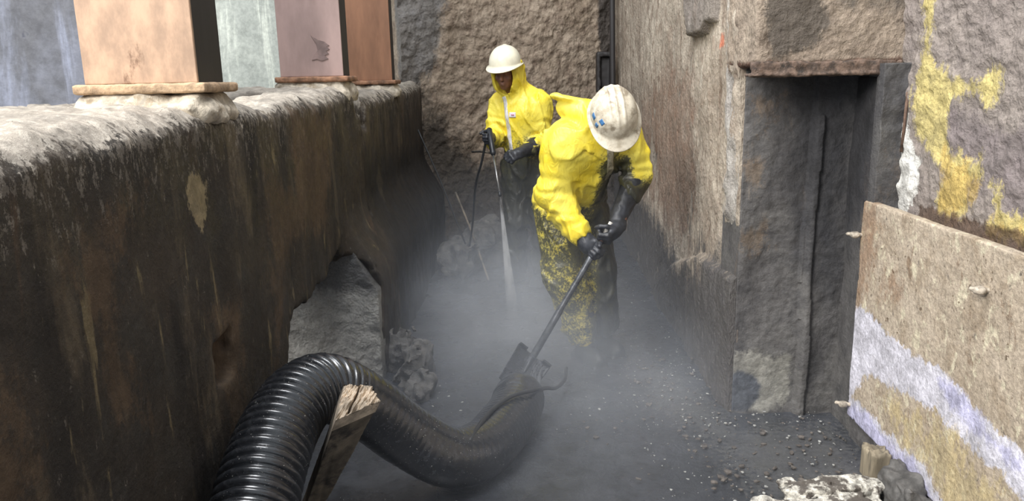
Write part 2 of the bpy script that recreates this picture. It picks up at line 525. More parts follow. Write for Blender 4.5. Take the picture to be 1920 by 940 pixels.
# ---- left wall: thick, low, rough-topped, with a broken hole at its foot
HOLE = [(2.80, -.3), (2.80, .40), (2.90, .62), (3.1, .70), (3.35, .66), (3.55, .70), (3.8, .74), (4.05, .66), (4.10, -.3)]


def left_wall():
    def top(y):
        t = np.interp(y, [-2, 1.2, 1.8, 2.3, 3.0, 3.8, 4.35, 4.42, 4.60, 4.7, 5.6, 7.4], [1.50, 1.50, 1.53, 1.545, 1.54, 1.56, 1.59, 1.47, 1.47, 1.53, 1.55, 1.60])
        return t

    def f(P):
        y = P[:, 1]; z = P[:, 2]
        face = -.95+.010*fbm(P*V3(1, 1, .35), 5, 3)+.022*noise(P*V3(1.2, 1.2, .5))
        t = np.clip((y-3.93)/.10, 0, 1)*np.clip((.95-z)/.45, 0, 1)
        face += .175*t*t*(3-2*t)+.012*np.clip((y-4.4)*20, 0, 1)
        tp = top(y)+.012*fbm(P, 6, 3)+.014*fbm(P, 17, 3)
        # sloping, crumbled inner rim
        rim = np.clip(z-(tp-.06), 0, .1)
        d = P[:, 0]-(face-rim*.9)
        d = smax(d, z-tp, .03)
        d = np.maximum(d, -1.75-P[:, 0])
        # notch between the two lengths of the wall
        d = smax(d, -(rbox(P, (-.95, 4.5+.06*(1.5-0), 1.50), (.6, .07, .16), .02)+.015*noise(P*14)), .02)
        # groove down the joint
        d = np.maximum(d, -(cap(P, (-.93, 4.47, 1.6), (-.93, 4.55, .3), .022, .012)+.008*noise(P*20)))
        # broken hole
        Q = P[:, 1:]; hs = poly_sdf(Q, HOLE)+.05*fbm(P, 9, 3)
        inn = np.clip((-.95-P[:, 0])*.25, 0, .1)
        d = np.maximum(d, np.minimum(hs-inn*0, P[:, 0]+2.4))
        # open shaft behind the hole, and a hollow knocked out of the ledge
        d = smax(d, -(rbox(P, (-1.62, 3.42, 1.1), (.40, .58, 1.4), .02)+.02*fbm(P, 6, 2)), .02)
        d = smax(d, -(ell(P, (-1.12, 2.98, 1.60), (.22, .26, .10))+.015*fbm(P, 12, 3)), .02)
        # smaller knocked-out pocket
        d = smax(d, -(rbox(P, (-.95, 2.28, .76), (.05, .075, .075), .02)+.02*noise(P*16)), .015)
        return d
    v, q = nets(f, (-1.78, .35, -.05), (-.70, 7.5, 1.72), .0165)
    at = {}
    Q = v[:, 1:]
    tp = top(v[:, 1])
    depth = np.clip((-.93-v[:, 0])*.9, -.02, .4)
    at['crust'] = np.clip(v[:, 2]-(tp-.055)+.5*np.clip(depth, 0, .4), -.25, .25)-.03
    at['blotch'] = polys(Q, [(2.12, 1.33), (2.2, 1.37), (2.31, 1.32), (2.30, 1.22), (2.22, 1.17), (2.15, 1.24)],
                         [(4.9, 1.0), (5.0, 1.1), (5.1, .95), (5.0, .8)])-.01
    at['rust'] = polys(Q, [(1.50, 1.27), (1.72, 1.33), (1.9, 1.36), (1.74, 1.22), (1.70, 1.0), (1.78, .78), (1.62, .85), (1.6, 1.1)],
                       [(2.2, .95), (2.45, .9), (2.4, .5), (2.25, .5)], [(3.2, 1.5), (3.9, 1.5), (3.6, .9), (3.1, 1.0)],
                       [(1.1, 1.2), (1.3, 1.25), (1.35, .8), (1.2, .8)], [(3.55, 1.0), (3.0, .95), (2.7, .5), (2.8, 1.3)])-.02
    at['black'] = np.clip(polys(Q, [(4.5, 1.2), (7.6, 1.1), (7.6, -.2), (4.5, -.2)]), -.25, .25)-.05
    o = mesh_obj('wall_left', v, q, M_LEFT, attrs=at)
    tag(o, kind='structure')
    # grey cross wall seen through the hole
    def g(P):
        return np.maximum(rbox(P, (-1.75, 4.13, .3), (.99, .15, .54), .02)+.014*fbm(P, 14, 3)+.008*noise(P*40), P[:, 0]+.975-.185*np.clip((.95-P[:, 2])/.45, 0, 1)**1.5)
    vv, qq = nets(g, (-2.75, 3.90, -.1), (-.76, 4.35, .90), .011)
    o = mesh_obj('wall_cross', vv, qq, M_HOLE, attrs={'dark': np.clip(vv[:, 2]-.50, -.25, .25)})
    tag(o, kind='structure')


left_wall()


def slab(name, P0, U, Vv, nu, nv, disp, mat, masks=None, thick=.25, kind='structure'):
    """displaced sheet with real thickness; U x V points into the room; masks(uv) -> attrs"""
    P0 = np.array(P0, float); U = np.array(U, float); Vv = np.array(Vv, float)
    n = nrm(np.cross(U, Vv)); lu = np.linalg.norm(U); lv = np.linalg.norm(Vv)
    a, b = np.meshgrid(np.linspace(0, 1, nu), np.linspace(0, 1, nv), indexing='ij')
    P = P0+a.ravel()[:, None]*U+b.ravel()[:, None]*Vv
    D = disp(P)
    P = P+D[:, None]*n
    i = np.arange(nu*nv).reshape(nu, nv)
    F = np.stack([i[:-1, :-1], i[1:, :-1], i[1:, 1:], i[:-1, 1:]], -1).reshape(-1, 4)
    # back skin + rim so the wall is solid
    N0 = nu*nv
    back = np.array([P0, P0+U, P0+U+Vv, P0+Vv])-n*thick
    allv = np.concatenate([P, back])
    faces = [tuple(x) for x in F]
    e0 = list(i[:, 0]); e1 = list(i[-1, :]); e2 = list(i[::-1, -1]); e3 = list(i[0, ::-1])
    faces += [tuple(e0[::-1]+[N0, N0+1]), tuple(e1[::-1]+[N0+1, N0+2]), tuple(e2[::-1]+[N0+2, N0+3]), tuple(e3[::-1]+[N0+3, N0]), (N0+3, N0+2, N0+1, N0)]
    at = None
    if masks:
        at = masks(allv)
    me = bpy.data.meshes.new(name); me.from_pydata([tuple(x) for x in allv], [], [tuple(int(k) for k in f_) for f_ in faces]); me.update()
    sm = [True]*len(F)+[False]*5; me.polygons.foreach_set('use_smooth', sm)
    me.materials.append(mat)
    if at:
        for k, x in at.items():
            A = me.attributes.new(k, 'FLOAT', 'POINT'); A.data.foreach_set('value', np.asarray(x, np.float32))
    o = bpy.data.objects.new(name, me); COL.objects.link(o); tag(o, kind=kind)
    return o


# ---- right wall (X = .97), from the alcove corner back to the end wall
def rw_masks(v):
    Q = v[:, 1:]
    return {'dark': polys(Q, [(8.6, .75), (7.0, .62), (5.6, .58), (4.7, .42), (4.1, .60), (3.80, .80), (3.3, .80), (3.3, -.3), (8.6, -.3)])-.02,
            'rust': polys(Q, [(4.6, 1.6), (5.2, 1.7), (6.5, 1.4), (6.3, .7), (4.6, .6), (4.4, 1.0)]),
            'white': polys(Q, [(3.86, 2.4), (3.70, 2.4), (3.64, 1.6), (3.55, 1.33), (3.50, 1.09), (3.53, .93), (3.60, .80), (3.70, .82), (3.64, .96), (3.66, 1.2), (3.74, 1.45), (3.82, 1.71)]),
            'orange': polys(Q, [(3.98, 1.81), (3.9, 1.81), (3.88, 1.74), (3.97, 1.73)])-.005,
            'slab': polys(Q, [(4.7, 2.5), (4.0, 2.5), (4.02, 1.87), (4.15, 1.86), (4.22, 1.82), (4.55, 1.82)])}


def rw_disp(P):
    Q = P[:, 1:]
    d = .02*fbm(P*V3(1, 1, .5), 3.5, 3)+.008*fbm(P*V3(1, 1, .4), 22, 3)
    d += np.clip(polys(Q, [(3.80, .82), (3.3, .95), (3.3, 2.6), (3.8, 2.6), (3.72, 1.2)])*.3, -.0, .025)*(1+noise(P*9))
    slabm = poly_sdf(Q, [(4.7, 2.9), (4.0, 2.9), (4.02, 1.87), (4.15, 1.86), (4.22, 1.82), (4.6, 1.82)])
    d += np.clip(slabm*4, 0, .05)
    # thicker footing in the lower, darker part
    low = poly_sdf(Q, [(6.6, -.5), (4.9, .40), (4.2, .62), (3.3, .68), (3.3, -.5)])
    d += np.clip(low*1.5, -.02, .02)
    edge = np.clip((3.56-P[:, 1])*6, 0, 1)
    return d*(1-edge*.5)-.018*edge**2*(.6+.8*noise(P*7))


slab('wall_right', (.985, 9.3, -.2), (0, -5.82, 0), (0, 0, 4.0), 560, 330, rw_disp, M_RIGHT, rw_masks, thick=.03)

# ---- end wall behind the workers
def bw_masks(v):
    Q = v[:, [0, 2]]
    return {'grey': polys(Q, [(-1.25, 3.5), (-.72, 3.5), (-.72, 2.1), (-.80, 1.75), (-.98, 1.55), (-1.25, 1.5)])+.02*noise(v*5),
            'dark': polys(Q, [(-1.0, 1.55), (-.72, 1.15), (-.45, .85), (.0, .80), (.95, .90), (1.2, .9), (1.2, -.3), (-1.2, -.3), (-1.2, 1.6)]),
            'post': polys(Q, [(.80, 4), (1.1, 4), (1.1, .8), (.9, .8), (.84, 1.6)])}


def bw_disp(P):
    d = .04*fbm(P, 2.0, 3)+.018*fbm(P, 12, 4)+.008*ridge(P+.1*noise(P*2)[:, None], 8)
    bulge = np.clip(1.0-P[:, 2], 0, 1)*.12
    return d+bulge-.06


slab('wall_back', (-1.09, 7.30, -.2), (2.29, 1.15, 0), (0, 0, 4.6), 330, 470, bw_disp, M_BACK, bw_masks, thick=.3)

# ---- alcove: frontal wall, its return, and the beam above its mouth
def al_masks(v):
    Q = v[:, [0, 2]]
    return {'light': polys(Q, [(1.0, .30), (1.26, .28), (1.28, .02), (1.0, .0)]),
            'disc': polys(Q, [(.95, .17), (1.02, .215), (1.10, .19), (1.14, .13), (1.13, .06), (1.07, .0), (.95, .0)]),
            'rust': polys(Q, [(.97, .90), (1.11, .92), (1.14, .83), (1.01, .80)], [(1.05, 1.48), (1.13, 1.5), (1.15, 1.38), (1.1, 1.36)], [(1.0, 1.2), (1.08, 1.2), (1.08, 1.12)]),
            'dark_upper': polys(Q, [(1.12, 1.65), (1.46, 1.65), (1.46, .6), (1.3, .7), (1.2, 1.2)])}  # layer that turns the wall darker towards the upper right


def al_disp(P):
    d = .014*fbm(P*V3(1, 1, .5), 5, 3)+.004*fbm(P, 22, 3)
    d += np.where(np.abs(P[:, 0]-1.315-.006*np.sin(P[:, 2]*6)) < .022, .022, 0)*(P[:, 2] < 1.42)
    d += np.clip((P[:, 0]-1.30)*1.5, -.0, .02)
    return d


slab('wall_alcove', (1.0, 3.475, -.2), (.63, 0, 0), (0, 0, 2.0), 110, 330, al_disp, M_ALC, al_masks, thick=.3)


def als_masks(v):
    Q = v[:, 1:]
    return {'light': -.25*np.ones(len(v)), 'disc': -.25*np.ones(len(v)), 'rust': polys(Q, [(3.2, 1.3), (3.26, 1.3), (3.26, .9), (3.18, .9)]),
            'dark_upper': polys(Q, [(3.6, 1.8), (3.2, 1.8), (3.2, 1.0), (3.6, .8)])}


slab('wall_alcove_side', (1.475, 3.6, -.2), (0, -.42, 0), (0, 0, 1.78), 60, 260, lambda P: .012*fbm(P*V3(1, 1, .4), 5, 3), M_ALC, als_masks, thick=.07)


def beam_f(P):
    d = rbox(P, (1.40, 3.46, 2.5), (.44, .225, .87), .02)
    d = d+.010*fbm(P, 6, 3)+.006*np.abs(noise(P*24))+.004*ridge(P, 14)
    # flaked lower edge
    return d


def beam_masks(v):
    Q = v[:, [0, 2]]
    return {'oval': polys(Q, [(1.0, 2.05), (1.2, 2.05), (1.24, 1.80), (1.19, 1.70), (1.05, 1.665), (1.01, 1.75)]),
            'dark': polys(Q, [(1.2, 2.2), (1.62, 2.2), (1.62, 1.86), (1.42, 1.88), (1.2, 1.95)]),
            'rust': polys(Q, [(.8, 1.655), (1.8, 1.65), (1.8, 1.5), (.8, 1.5)])}


v, q = nets(beam_f, (.90, 3.17, 1.55), (1.88, 3.73, 2.9), .011)
tag(mesh_obj('wall_alcove_beam', v, q, M_BEAM, attrs=beam_masks(v)), kind='structure')

# ---- near right wall above the steel plate
def nr_masks(v):
    Q = v[:, 1:]
    return {'plum': polys(Q, [(2.84, 1.44), (2.2, 1.40), (1.6, 1.4), (1.6, 1.05), (2.35, 1.08), (2.5, 1.2), (2.64, 1.18), (2.78, 1.31)]),
            'yellow': polys(Q, [(3.13, 2.3), (3.02, 2.3), (3.0, 1.66), (2.84, 1.575), (2.70, 1.565), (2.60, 1.61), (2.545, 1.62), (2.56, 1.53), (2.62, 1.49), (2.71, 1.51), (2.82, 1.50), (2.84, 1.42), (2.80, 1.31), (2.68, 1.30), (2.61, 1.32), (2.59, 1.25), (2.68, 1.20), (2.64, 1.11), (2.72, 1.08), (2.86, 1.09), (2.86, 1.14), (2.83, 1.22), (2.95, 1.31), (3.06, 1.36), (3.11, 1.46), (3.09, 1.57), (3.06, 1.63), (3.10, 1.9)],
                            [(2.54, 1.23), (2.49, 1.21), (2.46, 1.16), (2.35, 1.16), (2.25, 1.05), (2.54, 1.06), (2.53, 1.1), (2.51, 1.15)])-.004,
            'ochre': polys(Q, [(2.86, 1.30), (2.72, 1.28), (2.62, 1.22), (2.66, 1.08), (2.9, 1.08), (2.84, 1.2)], [(2.5, 1.15), (2.3, 1.12), (2.2, 1.04), (2.52, 1.05)])-.02,
            'white': polys(Q, [(3.16, 1.49), (3.3, 1.35), (3.3, 1.0), (3.08, 1.05), (3.02, 1.15), (3.03, 1.26), (3.11, 1.34)]),
            'lip': polys(Q, [(3.0, 1.10), (2.0, 1.12), (1.0, 1.12), (1.0, 1.0), (3.0, 1.0)])-.012}


def nr_disp(P):
    return .012*fbm(P, 4, 3)+.010*fbm(P, 18, 3)+.012*np.clip(polys(P[:, 1:], [(3.16, 1.49), (3.3, 1.35), (3.3, 1.0), (3.08, 1.05), (3.02, 1.15), (3.03, 1.26)])*12, 0, 1)


slab('wall_right_near', (1.56, 3.25, .0), (0, -4.66, 0), (0, 0, 3.4), 560, 400, nr_disp, M_NEAR, nr_masks, thick=.3)
# narrow return facing the camera between the alcove and the near wall
slab('wall_return', (1.46, 3.16, -.2), (.16, 0, 0), (0, 0, 1.835), 24, 260, lambda P: .012*fbm(P, 8, 3), M_ALC, als_masks, thick=.06)

# ---- outer walls beyond the columns
slab('wall_outer_left', (-3.9, 3.05, .9), (2.42, .10, 0), (0, 0, 3.6), 60, 90, lambda P: .01*fbm(P*V3(1, 1, .3), 3, 2), M_OUTER, thick=.2)
slab('wall_outer_far', (-4.6, 7.75, .9), (3.75, -.10, 0), (0, 0, 4.2), 60, 90, lambda P: .006*fbm(P*V3(1, 1, .3), 3, 2), M_PALE, thick=.2)
slab('wall_outer_back', (-5.2, 3.0, -.2), (0, 5.0, 0), (0, 0, 1.2), 20, 20, lambda P: .0*P[:, 0], M_OUTER, thick=.2)

# ================================================================== STEEL COLUMNS ON THE WALL
def column(y, x1, w, dep, zb, mat, label, base_mat, zt=4.2, split=None):
    o = empty('steel_column', (x1-w/2, y+dep/2, zb), label, 'column', 'steel columns standing on the left wall')
    t = .012
    m = MB(); m.box((x1-w/2, y+t/2, (zb+.03+zt)/2), (w/2, t/2, (zt-zb-.03)/2)); m.build('front_plate', mat, o, False, .003)
    m = MB(); m.box((x1-w/2, y+dep-t/2, (zb+.03+zt)/2), (w/2-.013, t/2, (zt-zb-.03)/2)); m.build('rear_plate', M_COL_SIDE, o, False, .003)
    m = MB(); m.box((x1-.022, y+dep/2, (zb+.03+zt)/2), (.010, dep/2-t, (zt-zb-.03)/2)); m.box((x1-w+.022, y+dep/2, (zb+.03+zt)/2), (.010, dep/2-t, (zt-zb-.03)/2))
    b = m.build('side_web', M_COL_SIDE, o, False, .002); b['label'] = 'column side, its shade put into the black colour'

    def bp(P): return rbox(P, (x1-w/2, y+dep/2, zb+.015), (w/2+.028, dep/2+.025, .015), .002)+.0022*fbm(P, 26, 2)
    sdf_obj('base_plate', bp, (x1-w-.06, y-.06, zb-.03), (x1+.06, y+dep+.06, zb+.06), .007, base_mat, o)
    return o


def grout(y, x1, w, dep, zb, h, label):
    def f(P):
        k = np.clip((zb-P[:, 2])/h, 0, 1)
        d = rbox(P, (x1-w/2, y+dep/2, zb-h/2-.012), (w/2+.01, dep/2+.005, h/2+.012), .015)-.035*k
        return d+.022*fbm(P, 9, 4)+.008*noise(P*45)
    o = sdf_obj('grout_pad', f, (x1-w-.1, y-.1, zb-h-.05), (x1+.1, y+dep+.1, zb+.03), .010, M_GROUT)
    return tag(o, label, 'grout pad')


column(2.36, -.975, .345, .24, 1.583, M_COL_A, 'wide orange rust-primed steel column on the left wall, nearest the camera', M_BASE_L)
grout(2.36, -.985, .345, .24, 1.583, .05, 'white crumbling mortar pad under the nearest orange steel column')
column(4.28, -.965, .345, .22, 1.612, M_COL_B, 'pinkish primed steel column with a dark torn patch, middle one on the left wall', M_BASE)
grout(4.28, -.975, .345, .22, 1.612, .06, 'grey mortar pad under the pinkish middle steel column')
column(5.88, -.96, .335, .22, 1.590, M_COL_C, 'brown primed steel column on the left wall, farthest from the camera', M_BASE)
grout(5.88, -.97, .335, .22, 1.590, .05, 'narrow mortar pad under the farthest brown steel column')
_c2 = [o for o in bpy.data.objects if o.get('category') == 'column'][1]


def patch_shape(poly, y, name, mat, parent, t=.003):
    m = MB(); n = len(poly); c = np.mean(poly, axis=0)
    v = [(p[0], y-t, p[1]) for p in poly]+[(p[0], y+.001, p[1]) for p in poly]
    m.add(v, [tuple(range(n)), tuple(range(2*n-1, n-1, -1))]+[(i, i+n, (i+1) % n+n, (i+1) % n) for i in range(n)])
    return m.build(name, mat, parent, False)


_pp = [(-1.125, 1.86), (-1.09, 1.835), (-1.055, 1.825), (-1.03, 1.805), (-1.045, 1.80), (-1.03, 1.785), (-1.05, 1.775), (-1.035, 1.762), (-1.06, 1.752), (-1.04, 1.735), (-1.075, 1.725), (-1.10, 1.735), (-1.13, 1.73), (-1.115, 1.76), (-1.095, 1.78), (-1.10, 1.815)]
M_PATCH = simple('torn_grey_patch', (132, 112, 108), .7, 0, .2, 10, .2)
patch_shape(_pp, 4.279, 'torn_patch', M_PATCH, _c2)['label'] = 'dark grey torn patch of bare metal'

# ================================================================== STEEL PLATE ON THE RIGHT
PX = 1.45
sp = empty('steel_lining_plate', (PX, 2.2, .09), 'large weathered steel plate with white and violet paint bands leaning on the right wall', 'steel plate')


def plate_masks(v):
    Q = v[:, 1:]
    return {'rust': polys(Q, [(3.30, 1.12), (3.10, 1.09), (3.07, .86), (3.14, .68), (3.20, .58), (3.30, .56)], [(3.0, .82), (2.9, .84), (2.86, .74), (2.98, .73)])-.005,
            'white': polys(Q, [(3.30, .56), (3.17, .61), (3.04, .60), (2.9, .575), (2.77, .565), (2.54, .585), (2.41, .56), (2.25, .52), (2.06, .50), (1.6, .42), (1.6, .25), (2.04, .36), (2.15, .40), (2.31, .385), (2.44, .41), (2.66, .42), (2.9, .36), (3.05, .37), (3.12, .28), (3.20, .19), (3.05, .19), (2.78, .18), (2.58, .19), (2.42, .12), (2.2, .02), (3.4, .02)]),
            'violet': polys(Q, [(2.60, .55), (2.41, .56), (2.25, .51), (2.0, .46), (2.15, .42), (2.26, .44), (2.42, .46)], [(3.25, .17), (3.05, .18), (2.78, .165), (2.58, .17), (2.40, .09), (2.3, .0), (3.3, .0)])-.01,
            'ochre': polys(Q, [(2.95, .34), (2.44, .40), (2.0, .33), (2.0, .05), (2.42, .10), (2.60, .21), (2.8, .20)])-.03}


def plate_f(P):
    d = rbox(P, (PX+.022, 2.18, .58), (.020, 1.06, .49), .004)
    return d+.0028*fbm(P, 7, 3)+.0015*noise(P*60)


v, q = nets(plate_f, (PX-.02, 1.05, .06), (PX+.07, 3.27, 1.10), .008)
mesh_obj('plate', v, q, M_PLATE, sp, attrs=plate_masks(v))
for (y, z, l) in ((3.235, .92, .05), (3.225, .145, .05), (2.33, .925, .04)):
    def bf(P, y=y, z=z, l=l):
        d = cap(P, (PX+.01, y-.01, z), (PX-l, y+.012, z+.003), .009, .008)
        d = np.minimum(d, cap(P, (PX-l*.4, y-.004, z), (PX-l*.6, y, z), .015, .015))
        return d+.003*noise(P*70)
    sdf_obj('bolt', bf, (PX-l-.03, y-.04, z-.04), (PX+.03, y+.04, z+.04), .004, M_BOLT, sp)
# chipped block under the plate
def sill_f(P):
    return rbox(P, (PX+.10, 2.2, .03), (.085, .98, .10), .01)+.012*fbm(P, 10, 3)+.006*noise(P*40)
v, q = nets(sill_f, (PX-.03, 1.15, -.05), (PX+.25, 3.25, .16), .012)
tag(mesh_obj('trim_1', v, q, M_ALC, attrs=als_masks(v)), kind='structure')

# rusty flat bar on the white plaster
m = MB(); m.tube([(1.548, 3.145, 1.28), (1.549, 3.142, 1.40), (1.549, 3.138, 1.52)], .0065, 6)
tag(m.build('rusty_rod', M_RUST), 'thin rusty rod running down the white plaster edge right of the alcove', 'rod')

# steel angle above the alcove
def ang(P):
    d = np.minimum(rbox(P, (1.25, 3.215, 1.622), (.31, .008, .028), .003), rbox(P, (1.25, 3.25, 1.598), (.31, .05, .007), .003))
    return d+.006*fbm(P, 16, 3)+.003*noise(P*60)
tag(sdf_obj('steel_lintel', ang, (.90, 3.17, 1.56), (1.60, 3.33, 1.68), .007, M_LINT), 'rusty flaking steel angle along the bottom edge of the alcove beam', 'lintel')

# corner post and conduit at the far end of the right wall
def brk(P):
    d = rbox(P, (.85, 7.98, 1.66), (.075, .07, .20), .01)
    return np.maximum(d, -rbox(P, (.86, 7.90, 1.62), (.045, .06, .19), .01))+.004*noise(P*25)
tag(sdf_obj('steel_box', brk, (.72, 7.85, 1.38), (.98, 8.12, 1.92), .012, M_COL_SIDE), 'dark steel box fixed in the far right corner above head height', 'box')
m = MB(); m.tube(spline([(.935, 7.85, 1.1), (.93, 7.9, 1.8), (.925, 7.95, 2.6), (.92, 7.98, 3.4)], 14), .028, 10); m.build('conduit', M_COL_SIDE)
tag(bpy.data.objects['conduit'], 'dark vertical conduit in the far right corner of the pit', 'pipe')

# ================================================================== SUCTION HOSE
HP = [(-.76, 1.30, .14), (-.775, 1.62, .24), (-.78, 1.93, .41), (-.785, 2.10, .49), (-.785, 2.26, .535), (-.765, 2.42, .56), (-.71, 2.555, .54), (-.60, 2.65, .43), (-.465, 2.74, .26), (-.31, 2.80, .135), (-.185, 2.95, .090), (-.105, 3.16, .085), (-.06, 3.30, .09), (-.036, 3.41, .105)]
path = np.array(spline(HP, 900))
seg = np.linalg.norm(np.diff(path, axis=0), axis=1); sl_ = np.concatenate([[0], np.cumsum(seg)])
R0 = .120
u = np.arange(0, sl_[-1], .0028)
pp = np.stack([np.interp(u, sl_, path[:, i]) for i in range(3)], 1)
fade = np.interp(u, [0, 1.28, 1.50, 9], [1, 1, .06, .03])
ph = (u/.033) % 1.0
prof = np.where(ph < .68, np.sqrt(np.clip(1-((ph-.34)/.36)**2, 0, 1)), 0)
rad = R0-.009*fade+.0145*fade*prof
# mud-fattened free end
rad = rad+np.interp(u, [0, 2.0, 2.2, 3.6], [0, 0, .004, .002])
rad[-6:] = rad[-6:]*np.array([1.0, 1.0, 1.0, .99, .975, .95])
m = MB(); m.tube(list(pp), list(rad), 64, caps=False)
# inner bore at the mouth
n0 = len(m.v)-64
tdir = nrm(pp[-1]-pp[-8])
ctr = pp[-1]
ring = np.array(m.v[n0:]); inn = ctr+(ring-ctr)*.84; inn2 = inn-tdir*.30
k0 = len(m.v); m.v += [tuple(x) for x in inn]+[tuple(x) for x in inn2]
for k in range(64):
    a, b = k, (k+1) % 64
    m.f.append((n0+a, n0+b, k0+b, k0+a)); m.f.append((k0+a, k0+b, k0+64+b, k0+64+a))
hose = empty('suction_hose', tuple(HP[0]), 'thick black ribbed rubber suction hose arching over the pit floor', 'hose')
m.build('hose_tube', M_HOSE, hose)
def collar(P):
    d = cap(P, pp[-2]-tdir*.02, pp[-2]+tdir*.018, .126, .124)
    d = np.maximum(d, -cap(P, pp[-2]-tdir*.12, pp[-2]+tdir*.12, .104, .104))
    return d+.003*noise(P*30)
c = pp[-2]; sdf_obj('mouth_rim', collar, c-.2, c+.2, .006, M_HOSE, hose)

# thin cable looping over the mouth of the hose
CP = [(.222, 3.885, .080), (.204, 3.77, .058), (.153, 3.62, .078), (.100, 3.46, .145), (.048, 3.30, .203), (-.050, 3.205, .221), (-.130, 3.09, .219), (-.190, 2.92, .218), (-.226, 2.78, .210)]
m = MB(); m.tube(spline(CP, 60), .0095, 10)
tag(m.build('thin_cable', M_CABLE), 'thin black cable looping over the mouth of the suction hose', 'cable')

# ================================================================== BROKEN TIMBER PROP
TT = [V3(-.565, 2.226, .685), V3(-.482, 2.226, .680), V3(-.438, 2.142, .667), V3(-.562, 2.091, .630)]
TBM = [V3(-.90, 2.72, -.03), V3(-.84, 2.72, -.03), V3(-.81, 2.64, -.03), V3(-.87, 2.62, -.03)]
tp = empty('timber_prop', (-.86, 2.68, 0), 'broken splintered timber prop leaning up against the ribbed hose', 'timber')


def timber_sides():
    nl, ns = 150, 18; v = []; per = []
    for i in range(4):
        for k in range(ns): per.append((i, k/ns))
    for a in range(nl+1):
        t = a/nl; t2 = t**1.0
        for (i, w) in per:
            q0 = lerp(TBM[i], TBM[(i+1) % 4], w); q1 = lerp(TT[i], TT[(i+1) % 4], w)
            v.append(lerp(q0, q1, t2))
    v = np.array(v); ax_ = nrm(TT[0]-TBM[0])
    c = np.mean([lerp(np.mean(TBM, 0), np.mean(TT, 0), .5)], axis=0)
    rel = v-np.mean(TBM, 0); along = rel@ax_; rad_ = rel-along[:, None]*ax_
    rn = rad_/np.maximum(np.linalg.norm(rad_, axis=1), 1e-6)[:, None]
    g = np.concatenate([rad_*45, along[:, None]*3], 1)
    v = v+rn*(.004*noise(g[:, :3]+g[:, 3:4])+.0015*noise(v*60))[:, None]
    npn = len(per)
    F = np.array([(a*npn+k, a*npn+(k+1) % npn, (a+1)*npn+(k+1) % npn, (a+1)*npn+k) for a in range(nl) for k in range(npn)])
    return v, F


v, q = timber_sides()
mesh_obj('timber_body', v, q, M_WOODD, tp)


def timber_end():
    n = 70; v = []; g = []
    nz = nrm(np.cross(TT[1]-TT[0], TT[3]-TT[0])); ax_ = nrm(np.mean(TT, 0)-np.mean(TBM, 0))
    for layer in (0, 1):
        for a in range(n+1):
            for b in range(n+1):
                x, y = a/n, b/n
                p = lerp(lerp(TT[0], TT[1], x), lerp(TT[3], TT[2], x), y)
                g.append((x, y, layer)); v.append(p)
    v = np.array(v); g = np.array(g)
    e = np.minimum(np.minimum(g[:, 0], 1-g[:, 0]), np.minimum(g[:, 1], 1-g[:, 1]))
    st = np.stack([g[:, 0]*9+g[:, 1]*5, g[:, 1]*2.2-g[:, 0]*1.2, g[:, 2]*0], 1)
    h = .014*noise(st)+.006*noise(st*3)+.012*np.clip(e*5, 0, 1)+.003*noise(v*90)
    crack = np.abs(g[:, 0]-(.62-.38*g[:, 1])-.04*noise(g*6)); h -= .045*np.clip(1-crack/.05, 0, 1)*(e > .04)
    top_ = v+ax_*h[:, None]; v = np.where(g[:, 2:3] < .5, top_, v-ax_*.07)
    v = v+(v-np.mean(TT, 0))*np.where(g[:, 2:3] < .5, .02, .02)
    N = (n+1)**2; F = []
    for a in range(n):
        for b in range(n):
            i = a*(n+1)+b; F.append((i, i+1, i+n+2, i+n+1)); F.append((i+N, i+n+1+N, i+n+2+N, i+1+N))
    for a in range(n):
        for (i, j) in ((a, a+1), ((a+1)+n*(n+1), a+n*(n+1))): F.append((i, j, j+N, i+N))
        i, j = a*(n+1), (a+1)*(n+1); F.append((j, i, i+N, j+N)); i, j = a*(n+1)+n, (a+1)*(n+1)+n; F.append((i, j, j+N, i+N))
    return v, np.array(F)


v, q = timber_end()
mesh_obj('splintered_end', v, q, M_WOOD, tp, smooth=False)['label'] = 'pale freshly splintered end'

# ================================================================== SHOVEL
SH = V3(.425, 3.93, .80); SB = V3(.041, 3.85, .160)
shd = nrm(SB-SH)
sh = empty('shovel', tuple(SB), 'muddy square-mouthed shovel held by the bent-over worker beside the hose mouth', 'shovel')
m = MB(); m.tube([SH+(SB-SH)*t for t in (0, .3, .6, .62, .9, 1.0, 1.04)], [.0165, .0165, .0165, .019, .019, .021, .014], 14); m.build('shaft', M_SHAFT, sh)
g0 = SH-shd*.075
m = MB(); m.tube([SH+shd*.01, g0], .0115, 12); o = m.build('shaft_tip', M_PALEW, sh); o['label'] = 'pale bare end of the shaft'
bf_ = nrm(V3(-.11, -.15, -.124)); bs_ = nrm(V3(.174, .0, -.115)); bs_ = nrm(bs_-bf_*(bs_@bf_)); bn_ = np.cross(bf_, bs_)
BB = (bs_, bn_, bf_); bc = SB+bf_*.11


def blade(P):
    Q = (P-bc)@np.array(BB).T           # x: width, y: normal, z: towards the mouth
    curve = Q[:, 0]**2*1.6+Q[:, 2]**2*.6
    y = Q[:, 1]-curve
    hw = .100+.008*np.clip((.1-Q[:, 2])*3, 0, 1)
    d = np.maximum(np.abs(y)-.0028, np.maximum(np.abs(Q[:, 0])-hw, np.abs(Q[:, 2])-.115))
    # folded foot treads along the top edge
    for s_ in (-1, 1):
        d = np.minimum(d, rbox(Q, (s_*.078, .014+.0125, -.113), (.026, .018, .006), .003))
    d = np.minimum(d, cap(Q, (0, 0, -.13), (0, .006, .0), .021, .006))
    return d+.0015*noise(P*40)


sdf_obj('blade', blade, bc-.2, bc+.2, .0045, M_BLADE, sh)

